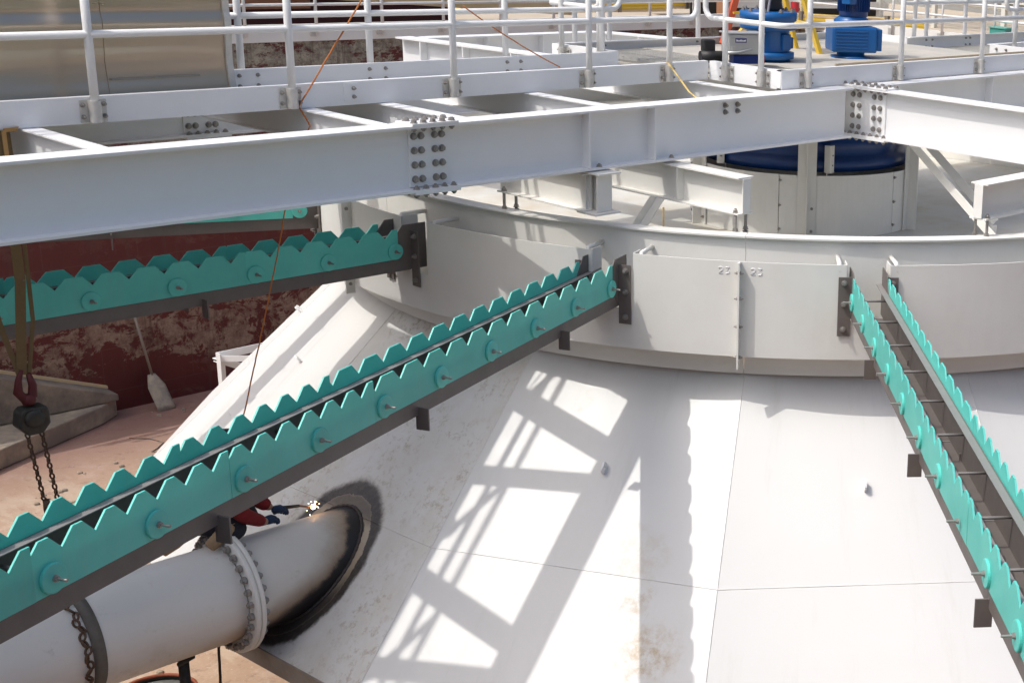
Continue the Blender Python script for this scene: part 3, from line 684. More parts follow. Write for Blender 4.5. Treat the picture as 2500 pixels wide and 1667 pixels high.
def launder(az,label,tabs,joints,missing=(),pitches=None,L=11.1,vis=12,dz=0):
    t=thing('launder',label,'launder',(CX,CY,-1.33+dz),'radial launders around the well',R(az))
    zo=1.33
    def sh(m): m.v=[(p[0],p[1],p[2]+zo) for p in m.v];return m
    H=.115;ra=RB+.012
    tr=MB()
    for s in(-1,1):
        tr.box(((ra+L)/2,s*(H-.004),-1.215),(L-ra,.008,.222))
    tr.box(((ra+L)/2,0,-1.326),(L-ra,2*H-.0162,.008))
    obj('trough',sh(tr),GRAY,t,True)
    for s in(-1,1):
        lp=MB().box(((4.36+L)/2,s*(H-.027),-1.1055),(L-4.36,.038,.005));obj('top_lip',sh(lp),GRAYL,t,True)
        # trough end cheeks rising at the well
        ck=MB().prism([(4.36,-1.325),(ra+.001,-1.325),(ra+.16,-1.103),(ra+.06,-.985),(4.36,-.985)],(0,s*(H+.0008)-.004,0),(1,0,0),(0,0,1),(0,.0075,0));obj('end_cheek',sh(ck),GRAY,t,True)
        ef=obj('end_flange',sh(MB().box((RB+.007,s*(H+.049),-1.24),(.010,.090,.42))),GRAY,t,True)
        for z in(-1.07,-1.22,-1.40): inst('bolt',BM['mid'],ef,(RB+.012,s*(H+.055),z+zo),zq((1,0,0)),True)
        for i,(a,b) in enumerate(zip(joints,joints[1:])):
            pt=(pitches or [.22,.163,.163,.163,.163,.163])[i]
            w_=obj('weir_plate',sh(weir(a,b,s*(H+.003)+(s*.002 if i%2 else 0),s,pt,a+.10)),TEAL,t,True)
        for i in range(vis):
            r=RB+.151+.53*i
            if (s,i) in missing:
                pass
            else:
                d=inst('washer_disc',DISC,t,(r,s*(H+.013),-1.171+zo),zq((0,s,0)),True)
            inst('bolt',BM['rod'],t,(r,s*(H+.026),-1.171+zo),zq((0,s,0)),True)
        for r in tabs:
            tb=MB().box((r,s*(H+.020),-1.346),(.010,.075,.125));obj('support_tab',sh(tb),GRAY,t,True)
    for i in range(vis):
        r=RB+.151+.53*i
        obj('tie_rod',sh(MB().tube([(r,-H+.006,-1.16),(r,H-.006,-1.16)],.0075,8)),GRAYL,t,True)
    for r in joints[1:]:
        obj('floor_rib',sh(MB().box((r-.45,0,-1.3195),(.008,2*H-.02,.005))),GRAYL,t,True)
    return t
JN=[4.60,7.36,8.42,9.48,10.54,11.1]
launder(-155.843,'long teal toothed trough crossing the foreground from the centre down to the left edge',(5.33,6.95,8.50,10.0),JN)
launder(-132.09,'teal toothed trough at right, seen from above into its gray channel',(5.585,7.22,8.87),[4.60,7.40,8.46,9.50,10.56,11.1],missing=((-1,7),))
launder(-179.59,'teal wide-toothed trough above the pipe at left, in shade under the girder',(6.05,8.5),[4.60,5.75,7.13,8.5,9.9,11.1],pitches=[.219]*6)
launder(156.66,'teal trough farthest back, mostly hidden behind the long girder',(6.0,8.0),[4.68]+JN[1:],pitches=[.219]*6,dz=-.035)
# ================================================================= INLET PIPE
pp=thing('inlet_pipe','large dirty white inlet pipe with bolted flange, scorched black where it meets the cone','pipe',(1.5,PB,PZ-PR))
XF=2.765
obj('pipe_barrel',MB().lathe([(PR,-2.34),(PR,XF-.04)],(0,PB,PZ),(1,0,0),64),PIPEM,pp)
obj('pipe_spool',MB().lathe([(PR-.004,XF+.03),(PR-.004,4.4)],(0,PB,PZ),(1,0,0),64),PIPEM,pp)
FR=.428
for x in(XF-.033,XF+.004):
    obj('flange_ring',MB().lathe([(PR-.01,0),(FR,0),(FR+.003,.004),(FR+.003,.026),(FR,.030),(PR-.01,.030)],(x,PB,PZ),(1,0,0),72),WHITE2,pp)
for k in range(28):
    t=2*PI*(k+.5)/28;u=V((0,math.cos(t),math.sin(t)))*(FR-.045)
    bolt(pp,V((XF-.033,PB,PZ))+u,(-1,0,0),'flange');bolt(pp,V((XF+.034,PB,PZ))+u,(1,0,0),'flange')
obj('sling_band',MB().lathe([(PR+.001,1.745),(PR+.008,1.745),(PR+.008,1.82),(PR+.001,1.82)],(0,PB,PZ),(1,0,0),48),mat('gray_band',(.15,.135,.115),.7,noise=(20,.5,(.10,.085,.07))),pp)
wb=[];wr=[]
for i in range(150):
    t=2*PI*i/150;y=PB+(PR+.002)*math.cos(t);z=PZ+(PR+.002)*math.sin(t);x=(FD-FN.y*y-FN.z*z)/FN.x
    wb.append((x-.004+random.uniform(-1,1)*.0015,y,z));wr.append(.011+.003*math.sin(i*2.1)+random.uniform(0,.002))
obj('weld_bead',MB().tube(wb,wr,8,closed=True),mat('burnt_weld',(.055,.045,.043),.6,.3,noise=(40,.6,(.12,.095,.085))),pp)
# chain sling round the pipe
def chain(mb,pts,pitch=.034,wire=.0058,wd=.011):
    pts=[V(p) for p in pts];out=[];d=0
    segs=[(a,b,(b-a).length) for a,b in zip(pts,pts[1:])];tot=sum(s[2] for s in segs);n=int(tot/pitch)
    for i in range(n):
        s=(i+.5)*pitch
        for a,b,l in segs:
            if s<=l: c=a.lerp(b,s/l);D=(b-a).normalized();break
            s-=l
        else: break
        u=D.orthogonal().normalized();w_=D.cross(u);X=u if i%2 else w_
        hl=pitch*.42
        loop=[c+D*(hl*math.sin(q)*1.25)+X*(wd*math.cos(q)) for q in [2*PI*k/10 for k in range(10)]]
        mb.tube(loop,wire,5,closed=True)
    return mb
cs=MB();chain(cs,[(1.71+.012*math.sin(k*1.7),PB+(PR+.016)*math.cos(q),PZ+(PR+.016)*math.sin(q)) for k,q in enumerate([.45+5.4*i/60 for i in range(61)])],.05,.008,.017)
single('chain_sling',cs,CHAIN,'rusty chain wrapped around the white pipe at the left edge','chain',(1.71,PB,PZ))
# ================================================================= HOIST
hb=.95;HU=.10
ho=thing('chain_hoist','dark manual chain hoist with red hook hanging on tan slings at the left','hoist',(1.57,hb,-1.75+HU))
def ribbon(mb,pts,w_,nrm,t=.004):
    pts=[V(p) for p in pts]
    for a,b in zip(pts,pts[1:]): mb.bar(a,b,w_,t,nrm)
    return mb
obj('hook',MB().tube([(1.555,hb,-1.47+HU),(1.535,hb,-1.53+HU),(1.525,hb,-1.60+HU),(1.56,hb,-1.655+HU),(1.60,hb,-1.63+HU),(1.605,hb,-1.57+HU),(1.59,hb,-1.50+HU)],[.012,.018,.026,.030,.028,.022,.014],10),REDM,ho)
obj('swivel',MB().lathe([(0,-.035),(.03,-.03),(.042,0),(.03,.03),(0,.035)],(1.575,hb,-1.655+HU),n=16),REDM,ho)
bd=MB();prof=[(-.085,-.05),(-.07,.035),(-.045,.055),(.075,.055),(.085,.02),(.085,-.05),(.04,-.105),(-.04,-.105)]
bd.prism([(x,z) for x,z in prof],(1.575,hb-.055,-1.75+HU),(1,0,0),(0,0,1),(0,.11,0))
obj('gear_case',bd,DKBODY,ho,bevel=.012)
obj('cover',MB().lathe([(0,0),(.055,0),(.05,.012),(.025,.018),(0,.018)],(1.575,hb-.055,-1.755+HU),(0,-1,0),28),DKBODY,ho)
obj('load_chain',chain(MB(),[(1.545,hb,-1.85+HU),(1.59,hb,-2.17),(1.605,hb,-2.20)]),CHAIN,ho)
obj('hand_chain',chain(MB(),[(1.615,hb-.02,-1.85+HU),(1.665,hb-.02,-2.28),(1.70,hb,-2.84)]),CHAIN,ho)
obj('lower_hook',MB().tube([(1.60,hb,-2.18),(1.605,hb,-2.24),(1.615,hb,-2.34),(1.64,hb,-2.45),(1.66,hb,-2.6),(1.69,hb+.03,-2.85)],[.018,.024,.020,.030,.022,.014],8),CHAIN,ho)
sl=MB();ribbon(sl,[(1.575,.93,-.005),(1.585,.90,-.35),(1.60,.93,-.85),(1.565,.94,-1.25),(1.555,hb,-1.50+HU)],.055,(0,1,0));
obj('sling',sl,STRAP,ho)
obj('sling',ribbon(MB(),[(1.635,.95,-.005),(1.66,.97,-.6),(1.655,.97,-1.1),(1.60,hb+.01,-1.50+HU)],.022,(0,1,0)),STRAP,ho)
obj('sling',ribbon(MB(),[(1.43,.93,-.05),(1.43,.95,-.85),(1.50,.95,-1.2),(1.545,hb,-1.50+HU)],.03,(0,1,0)),STRAP,ho)
# ties
single('strap',ribbon(MB(),[(1.60,.90,-.20),(1.60,.905,.0),(1.67,.905,.004),(1.68,.93,.005)],.022,(0,1,.2)),mat('orange_webbing',(.42,.25,.09),.85),'tan strap looped over the first joist end under the channel','strap',(1.6,.9,-.1))
single('strap',ribbon(MB(),[(6.44,.905,.16),(6.43,.872,.155),(6.30,.50,-.02),(6.22,.20,-.10)],.018,(.3,.3,1)),YSTRAP,'pale yellow strap hanging from the handrail foot to the girder top','strap',(6.4,.9,0))
single('strap',ribbon(MB(),[(5.35,-.25,-.70),(5.35,-.25,-1.0)],.014,(0,1,0)),YSTRAP,'thin yellow strap hanging below the hung beam','strap',(5.35,-.25,-1.0))
rp=MB()
def rope(pts,r=.0075,sag=0,n=14):
    out=[]
    pts=[V(p) for p in pts]
    for a,b in zip(pts,pts[1:]):
        for i in range(n): 
            f=i/n;p=a.lerp(b,f);p.z-=sag*4*f*(1-f);out.append(p+V((random.uniform(-1,1)*.002,random.uniform(-1,1)*.002,0)))
    out.append(pts[-1]);return MB().tube(out,r,6)
single('rope',rope([(3.85,.885,.78),(3.301,.890,.02),(3.345,.85,-.10),(3.37,1.2,-.55),(3.273,1.2,-.926),(3.109,1.2,-1.496),(2.93,1.2,-2.08)],.0052),ROPE,'thin orange rope crossing from the handrail down in front of the cone at left','rope',(3.0,1.2,-2.1))
single('rope',rope([(4.62,1.0,.62),(5.42,.96,.165)],.0045,.02),ROPE,'orange rope slanting across the walkway from a handrail post to the channel','rope',(5,1,.2))
# ================================================================= MOTORS
mt=thing('gear_motor','blue round gear drive with bolted flanges and black coupling at the platform corner','motor',(7.95,1.28,.06))
mx,my=7.93,1.22
obj('base_flange',MB().lathe([(0,.075),(.20,.075),(.20,.11),(.235,.112),(.235,.165),(.19,.17),(0,.17)],(mx,my,0),n=40),BLUE,mt)
obj('gear_body',MB().lathe([(.19,.168),(.195,.18),(.19,.35),(.20,.36)],(mx,my,0),n=40),BLUE,mt)
obj('top_flange',MB().lathe([(.20,.355),(.235,.36),(.25,.365),(.25,.415),(.232,.42),(.232,.435),(.25,.44),(.25,.455),(.255,.46),(.255,.515),(.22,.52),(0,.52)],(mx,my,0),n=40),BLUE,mt)
for k in range(10):
    t=2*PI*k/10;u=V((math.cos(t),math.sin(t),0));inst('bolt',BLB if 'BLB' in globals() else BM['mid'],mt,V((mx,my,.518))+u*.225,zq((0,0,1)))
obj('coupling',MB().lathe([(.0,.52),(.10,.525),(.105,.55),(.095,.60),(.10,.635),(0,.64)],(mx+.03,my,0),n=28),BLACK,mt)
obj('motor_case',MB().lathe([(.10,.63),(.105,.64),(.105,1.05),(.09,1.08),(0,1.08)],(mx+.03,my,0),n=32),BLUE,mt)
obj('inspection_cover',MB().box((mx+.02,my-.20,.26),(.10,.03,.14)),BLUE,mt,bevel=.006)
obj('terminal_cover',MB().box((mx+.20,my-.06,.24),(.05,.09,.10)),BLUE,mt,bevel=.008)
for a in(-.12,.1): obj('foot',MB().box((mx+a,my-.15,.066),(.05,.08,.025)),BLUE,mt)
obj('hose',rope([(mx-.20,my-.02,.16),(mx-.13,my-.10,.42),(mx-.02,my-.06,.75),(mx+.06,my,.95)],.013,0,4),mat('gray_hose',(.19,.19,.22),.6),mt)
m2=thing('gear_motor','blue gear motor with ribbed square gearbox and tall finned case, right of the ladder','motor',(8.95,1.16,.06))
qx,qy=8.93,1.10
obj('base_flange',MB().lathe([(0,.075),(.19,.075),(.19,.10),(.13,.105),(.13,.15)],(qx,qy,0),n=36),BLUE,m2)
gb=MB();ax=(V((.79,-.61,0)),V((.61,.79,0)),V((0,0,1)))
gb.box((qx,qy,.26),(.43,.36,.235),ax)
obj('gearbox',gb,BLUE,m2,bevel=.02)
rb=MB()
for i in range(6): rb.box(V((qx,qy,.185+.03*i))-ax[1]*.183-ax[0]*.03,(.30,.012,.010),ax)
obj('rib_face',rb,BLUE,m2,bevel=.003)
sd=MB();sd.prism([(-.15,-.10),(.15,-.10),(.18,0),(.15,.10),(-.15,.10)],V((qx,qy,.26))+ax[0]*.215,ax[1],(0,0,1),ax[0]*.05);obj('end_cover',sd,BLUE,m2,bevel=.008)
obj('neck',MB().lathe([(.17,.377),(.17,.43),(.13,.46)],(qx,qy,0),n=36),BLUE,m2)
fc=MB();fc.lathe([(.13,.46),(.135,.47),(.135,1.05),(0,1.06)],(qx+.02,qy,0),n=36)
for k in range(36):
    t=2*PI*k/36;u=V((math.cos(t),math.sin(t),0));fc.box(V((qx+.02,qy,.76))+u*.142,(.022,.004,.50),(u,V((-u.y,u.x,0)),V((0,0,1))))
obj('finned_case',fc,mat('dark_blue_enamel',(.004,.04,.17),.38),m2)
obj('terminal_box',MB().box((qx-.14,qy-.08,.66),(.10,.10,.16)),BLUE,m2,bevel=.008)
# control case, tool box, drill
cc=thing('control_case','silver control case with a small purple and white nameplate at the platform corner','case',(7.55,.78,.14))
cax=(V((.90,-.43,0)).normalized(),V((.43,.90,0)).normalized(),V((0,0,1)))
cO=V((7.345,.965,.275))
obj('case_body',MB().box(cO,(.30,.20,.165),cax),SILV,cc,bevel=.006)
obj('case_lid',MB().box(cO+V((0,0,.092)),(.335,.215,.014),cax),SILV,cc,bevel=.003)
obj('nameplate',MB().box(cO-cax[1]*.102-cax[0]*.045+V((0,0,.035)),(.10,.003,.038),cax),mat('purple_plate',(.10,.09,.22),.5),cc)
obj('nameplate_mark',MB().prism([(-.042,-.004),(.042,-.004),(.042,.012),(.02,.004),(0,.012),(-.02,.004),(-.042,.014)],cO-cax[1]*.1055-cax[0]*.045+V((0,0,.030)),cax[0],(0,0,1),cax[1]*.0015),mat('plate_white',(.7,.7,.72),.5),cc)
obj('latch',MB().box(cO-cax[1]*.106-cax[0]*.11+V((0,0,-.03)),(.03,.012,.03),cax),SILV,cc)
obj('lever',MB().tube([cO-cax[1]*.12-cax[0]*.20+V((0,0,-.07)),cO-cax[1]*.13-cax[0]*.08+V((0,0,-.062)),cO-cax[1]*.125+cax[0]*.05+V((0,0,-.035))],[.016,.010,.009],8),SILV,cc)
tb=thing('tool_box','low blue tool box with an orange end under the silver case','toolbox',(7.55,.66,.14))
obj('box_body',MB().box(V((7.36,.93,.150)),(.26,.12,.075),cax),mat('toolbox_blue',(.006,.03,.20),.4),tb,bevel=.006)
obj('end_cap',MB().box(V((7.36,.93,.150))+cax[0]*.138,(.016,.12,.07),cax),mat('orange_plastic',(.6,.08,.03),.4),tb)
sp=thing('socket_block','black rubber tool block left of the silver case','tool',(7.2,.9,.1))
obj('stand',MB().box(V((7.10,1.12,.255)),(.10,.10,.10),cax),BLACK,sp,bevel=.01)
obj('roll',MB().tube([V((7.00,1.11,.165)),V((7.17,1.03,.165))],.05,14),BLACK,sp)
# ladders
def ladder(label,mat_,foot_l,foot_r,top,w=.055,steps=5,yel=None):
    t=thing('step_ladder',label,'ladder',foot_l)
    fl_,fr,tp=V(foot_l),V(foot_r),V(top);d=(fr-fl_)*.5*.7
    for f,s in((fl_,-1),(fr,1)):
        obj('rail',MB().bar(f,tp+d*s*.6,.035,.07,(fr-fl_).normalized()),mat_,t)
    for i in range(1,steps+1):
        q=i/(steps+1);obj('step',MB().bar(fl_.lerp(tp-d*.6,q),fr.lerp(tp+d*.6,q),.07,.02),mat_ if not yel else yel,t)
    return t
ladder('yellow step ladder standing between the two blue motors',YEL,(8.90,1.46,.08),(9.10,1.95,.08),(8.55,1.95,1.75),yel=YEL)
lo=ladder('orange step ladder with a yellow brace behind the left blue motor',ORNG,(8.66,2.52,.09),(9.08,2.46,.09),(9.42,2.50,1.9),yel=YEL)
obj('foot_brace',MB().bar((8.70,2.45,.10),(8.98,2.42,.34),.03,.06,(1,0,0)),YEL,lo)
# ================================================================= STAINLESS VESSEL ON THE WALKWAY
vs_=thing('stainless_duct','large brushed stainless sheet casing with vertical seams standing on the walkway at top left','casing',(1,1.3,.04))
def vprof(n=26):
    out=[]
    for i in range(n+1):
        z=.045+.74*i/n; y=1.07+.030*(1-math.cos(PI*min(1,(z-.045)/.30)))/2-.020*max(0,min(1,(z-.33)/.22))+.018*max(0,min(1,(z-.55)/.06))-.05*max(0,z-.61)
        out.append((y,z))
    return out
def vsheet(a0,a1,off=0):
    p=vprof();poly=[(y+off,z) for y,z in p]+[(3.02,p[-1][1]),(3.02,.045)]
    m=MB();k=len(poly)
    vs=[(a,y,z) for a in(a0,a1) for y,z in poly]
    m.add(vs,[(i,(i+1)%k,k+(i+1)%k,k+i) for i in range(k)],True);m.add(vs,[tuple(range(k)),tuple(range(k,2*k))[::-1]]);return m
obj('front_sheet',vsheet(-2.3,2.245),STAIN,vs_);obj('lap_sheet',vsheet(2.2455,2.86,-.006),STAIN,vs_);obj('end_sheet',vsheet(2.8605,2.955,-.003),STAIN,vs_);obj('end_flange',vsheet(2.9555,2.995,-.020),GALV,vs_)
obj('strip',MB().box((2.52,1.0725,.225),(.52,.004,.012)),mat('strip_gray',(.30,.28,.25),.5,.5),vs_)
# ================================================================= FLOOR ITEMS
sh_=thing('shovel','square mouthed shovel leaning on the red wall, pale concrete crust on its blade','shovel',(7.25,12.1,FZ))
obj('handle',MB().tube([(7.10,12.44,-4.10),(7.26,12.28,-5.36)],.018,10),mat('grey_wood',(.28,.24,.20),.8),sh_)
bl=MB();S0=V((7.255,12.28,-5.28));S1=V((7.32,12.05,-5.775));dz=(S1-S0).normalized();xx=V((1,.1,.03)).normalized();nn=xx.cross(dz).normalized()
pts=[];
for i in range(7):
    f=i/6;wd=(.055+.07*min(1,f*3.2))if f<.4 else .125;
    for j in range(7):
        g_=j/6*2-1;pts.append(S0.lerp(S1,f)+xx*(g_*wd)+nn*(.03*g_*g_*(1-.5*f)))
bl.add(pts,[(i*7+j,i*7+j+1,i*7+j+8,i*7+j+7) for i in range(6) for j in range(6)],True)
so=obj('blade',bl,mat('crusted_blade',(.40,.34,.26),.85,noise=(9,.9,(.20,.20,.19))),sh_)
sm=so.modifiers.new('s','SOLIDIFY');sm.thickness=.006
obj('capping_board',MB().prism([(3.0,FZ+1.352),(5.2,FZ+.952),(6.72,FZ+.362),(6.72,FZ+.40),(5.2,FZ+.995),(3.0,FZ+1.395)],(0,12.44,0),(1,0,0),(0,0,1),(0,.055,0)),LUMB,p)
fr=thing('angle_frame','white steel angle frame standing beside the left flank of the cone','frame',(6.1,8,FZ))
P0=V((6.11,8.04,-3.79))
obj('leg',angle(MB(),P0+V((0,0,-1.98)),P0,.09,.009,(1,0,0)),WHITE,fr)
obj('top_bar',angle(MB(),P0+V((.0,0,-.09)),P0+V((1.5,0.05,-.09)),.09,.009,(0,0,1)),WHITE,fr)
obj('top_bar',angle(MB(),P0+V((.02,-.05,-.10)),P0+V((.65,-.62,-.10)),.07,.009,(0,0,1)),WHITE,fr)
obj('brace',angle(MB(),P0+V((.0,0,-.12)),P0+V((.62,.0,-.46)),.08,.009,(0,0,1)),WHITE,fr)
rng=random.Random(3)
deb=MB()
for i in range(420):
    x=rng.uniform(2.0,8.5);y=rng.uniform(4.5,12.2);r_=rng.choice((.008,.012,.02,.035))
    if (x-CX)**2+(y-CY)**2<36 or (y>10.6 and x<7): continue
    deb.lathe([(0,0),(r_,0),(r_*.8,r_*.6),(0,r_*.8)],(x,y,FZ+.001),n=5,smooth=False)
tag(obj('rubble',deb,CONC,loc=(5,8,FZ)),'small concrete crumbs scattered on the pink tank floor','rubble',kind='stuff')
single('cable',rope([(6.45,11.3,FZ+.01),(6.62,11.1,FZ+.01),(6.68,10.85,FZ+.01),(6.52,10.68,FZ+.01),(6.42,10.62,FZ+.01),(6.48,10.52,FZ+.01)],.007,0,4),CONCD,'thin wire curl lying on the floor near the concrete step','wire',(6.5,10.9,FZ))
# drum below the pipe
ba=thing('steel_barrel','rust rimmed steel barrel standing on the floor below the pipe','barrel',(3.02,3.15,FZ))
obj('barrel_shell',MB().lathe([(.29,FZ+.005),(.30,-5.45),(.292,-5.42),(.30,-5.40),(.30,-4.93)],(3.02,3.15,0),n=36),DKBODY,ba)
obj('rim',MB().lathe([(.30+.014*math.cos(q),-4.92+.014*math.sin(q)) for q in [2*PI*i/10 for i in range(11)]],(3.02,3.15,0),n=40),mat('rust_red',(.30,.07,.03),.7,noise=(20,.6,(.15,.05,.03))),ba)
obj('lid',MB().lathe([(0,-4.97),(.289,-4.97),(.289,-4.96),(0,-4.96)],(3.02,3.15,0),n=36),mat('barrel_lid',(.22,.22,.21),.6,noise=(14,.8,(.42,.42,.41))),ba)
st=thing('pipe_stand','dark adjustable pipe stand holding up the white pipe','stand',(2.40,1.1,FZ))
obj('stand_post',MB().tube([(2.42,PB,FZ+.02),(2.42,PB,PZ-PR-.01)],.035,12),DKBODY,st)
obj('screw_handle',MB().tube([(2.36,PB-.06,-3.66),(2.48,PB-.02,-3.66)],.016,8),DKBODY,st)
obj('stand_base',MB().lathe([(0,FZ+.004),(.2,FZ+.004),(.2,FZ+.025),(0,FZ+.025)],(2.42,PB,0),n=20,smooth=False),DKBODY,st)
single('cable',rope([(2.62,1.15,-3.50),(2.60,1.18,-4.3),(2.66,1.2,-5.0),(2.6,1.3,FZ+.02)],.009),BLACK,'thin black welding cable hanging from the pipe to the floor','cable',(2.6,1.2,FZ))
POFF=V((0,0,0))
# ================================================================= WELDER
def skin(name,parent,mt_,nodes,edges,sub=2,loc=None):
    me=bpy.data.meshes.new(name);w_=wl(parent)
    me.from_pydata([tuple(V(n[0])+POFF-w_) for n in nodes],edges,[])
    o_=bpy.data.objects.new(name,me);COL.objects.link(o_);o_.parent=parent;WL[o_.name]=w_;me.materials.append(mt_)
    sk=o_.modifiers.new('skin','SKIN');me.skin_vertices.new() if not me.skin_vertices else None
    for i,n in enumerate(nodes):
        r_=n[1];me.skin_vertices[0].data[i].radius=(r_,r_) if not isinstance(r_,tuple) else r_
    me.skin_vertices[0].data[0].use_root=True
    ss=o_.modifiers.new('sub','SUBSURF');ss.levels=sub;ss.render_levels=sub
    for p_ in me.polygons:p_.use_smooth=True
    sk.use_smooth_shade=True
    return o_
pe=thing('person','person in a red work shirt and dark trousers crouching on the pipe to weld','person',(2.6,1.1,-2.85))
SKIN=mat('skin',(.35,.19,.12),.5);REDC=mat('red_cloth',(.20,.010,.012),.85,noise=(30,.4,(.12,.006,.008)));DKC=mat('dark_cloth',(.018,.019,.026),.9);GLOVE=mat('navy_glove',(.014,.035,.085),.8);TANL=mat('tan_leather',(.36,.24,.14),.8,noise=(25,.5,(.26,.17,.10)))
# body: one continuous figure
HEADP=V((2.93,1.44,-2.33))
skin('body',pe,SKIN,[((2.60,1.54,-2.79),.095),((2.70,1.50,-2.65),.11),((2.79,1.46,-2.52),.115),((2.845,1.45,-2.43),.055),((2.88,1.445,-2.38),.05),(tuple(HEADP),.078),
  ((2.82,1.30,-2.53),.058),((2.87,1.21,-2.74),.044),((3.03,1.25,-2.86),.034),((3.08,1.27,-2.87),.028),
  ((2.84,1.58,-2.53),.058),((2.99,1.44,-2.66),.044),((3.13,1.37,-2.80),.034),((3.17,1.36,-2.83),.028),
  ((2.66,1.42,-2.80),.075),((2.89,1.28,-2.855),.058),((2.74,1.20,-2.87),.045),
  ((2.66,1.62,-2.82),.075),((2.90,1.66,-2.88),.058),((2.72,1.70,-2.98),.045)],
  [(0,1),(1,2),(2,3),(3,4),(4,5),(2,6),(6,7),(7,8),(8,9),(2,10),(10,11),(11,12),(12,13),(0,14),(14,15),(15,16),(0,17),(17,18),(18,19)])
skin('shirt',pe,REDC,[((2.65,1.52,-2.72),.125),((2.71,1.495,-2.64),.132),((2.79,1.46,-2.52),.135),((2.84,1.45,-2.44),.075),
  ((2.82,1.30,-2.53),.076),((2.87,1.205,-2.745),.062),((3.05,1.26,-2.865),.043),
  ((2.84,1.58,-2.53),.076),((2.99,1.44,-2.66),.068),((3.155,1.362,-2.82),.045)],[(0,1),(1,2),(2,3),(2,4),(4,5),(5,6),(2,7),(7,8),(8,9)])
skin('trousers',pe,DKC,[((2.60,1.54,-2.80),.12),((2.67,1.42,-2.80),.092),((2.90,1.255,-2.865),.066),((2.76,1.20,-2.865),.056),((2.67,1.63,-2.82),.092),((2.905,1.665,-2.88),.07),((2.74,1.70,-2.97),.056)],[(0,1),(1,2),(2,3),(0,4),(4,5),(5,6)])
skin('apron',pe,mat('black_apron',(.010,.011,.014),.8),[((2.84,1.42,-2.60),.09),((2.92,1.36,-2.72),.082),((2.985,1.31,-2.80),.06),((2.99,1.29,-2.86),.05)],[(0,1),(1,2),(2,3)])
# gloves with separate fingers closed on the torch
def glove(c,d,u):
    c=V(c);d=V(d).normalized();u=V(u).normalized();s=d.cross(u).normalized()
    g_=[(c-d*.05,.034),(c,.036),(c+d*.045,.034)];e=[(0,1),(1,2)]
    n=[(p,r_) for p,r_ in g_]
    for i,L_ in enumerate((.042,.05,.046,.036)):
        b=c+d*.05+s*(-.027+.018*i);n+=[(b,.011),(b+d*L_*.6-u*.012,.010),(b+d*L_*.75-u*.036,.009),(b+d*L_*.35-u*.046,.008)]
        k=len(n)-4;e+=[(2,k),(k,k+1),(k+1,k+2),(k+2,k+3)]
    n+=[(c+s*.035+d*.01,.012),(c+s*.045+d*.04-u*.02,.010),(c+s*.02+d*.06-u*.045,.009)];k=len(n)-3;e+=[(1,k),(k,k+1),(k+1,k+2)]
    return skin('glove',pe,GLOVE,n,e,1)
glove((3.10,1.29,-2.875),(.85,.45,-.12),(0,0,1));glove((3.20,1.355,-2.845),(.85,.35,-.25),(0,0,1))
obj('boot',MB().lathe([(0,-.13),(.04,-.12),(.05,-.02),(.048,.05),(.03,.075),(0,.08)],(2.745,1.215,-2.845),(.75,.15,.35),14),TANL,pe)
obj('boot',MB().lathe([(0,-.13),(.045,-.12),(.055,-.02),(.05,.08),(0,.10)],(2.66,1.72,-3.02),(.8,.15,.3),14),TANL,pe)
obj('welding_hood',MB().lathe([(0,-.12),(.07,-.095),(.10,-.03),(.108,.04),(.088,.095),(.04,.12),(0,.125)],tuple(HEADP),(.55,0,.83),20),BLACK,pe)
to=thing('welding_torch','dark welding torch held over the scorched joint','torch',(3.3,1.25,-2.8))
obj('torch_body',MB().tube([(3.17,1.345,-2.86),(3.26,1.37,-2.855),(3.37,1.37,-2.875)],[.016,.014,.011],8),BLACK,to)
obj('torch_tip',MB().tube([(3.37,1.37,-2.875),(3.45,1.36,-2.905)],.008,8),mat('copper_tip',(.35,.16,.08),.4,.8),to)
SPK=mat('spark_glow',(1,.7,.4),.5);b_=SPK.node_tree.nodes['Principled BSDF'];b_.inputs['Emission Color'].default_value=(1,.62,.32,1);b_.inputs['Emission Strength'].default_value=9
W0=V((3.47,1.36,-2.91))
ws=thing('welding_spark','bright orange welding spark on the scorched pipe joint','spark',W0)
obj('spark_core',MB().lathe([(0,-.020),(.014,-.012),(.019,0),(.012,.014),(0,.022)],W0,(.5,.3,1),12),SPK,ws)
DROP=MB().lathe([(0,-.0035),(.003,-.002),(.0037,0),(.003,.002),(0,.0035)],(0,0,0),n=8).mesh('spark_droplet');DROP.materials.append(SPK)
for i in range(18):
    d=V((random.gauss(0,1),random.gauss(0,1),random.gauss(0,.8)+.3));d.normalize();inst('spark_droplet',DROP,ws,W0+d*(.024+abs(random.gauss(0,.02))))
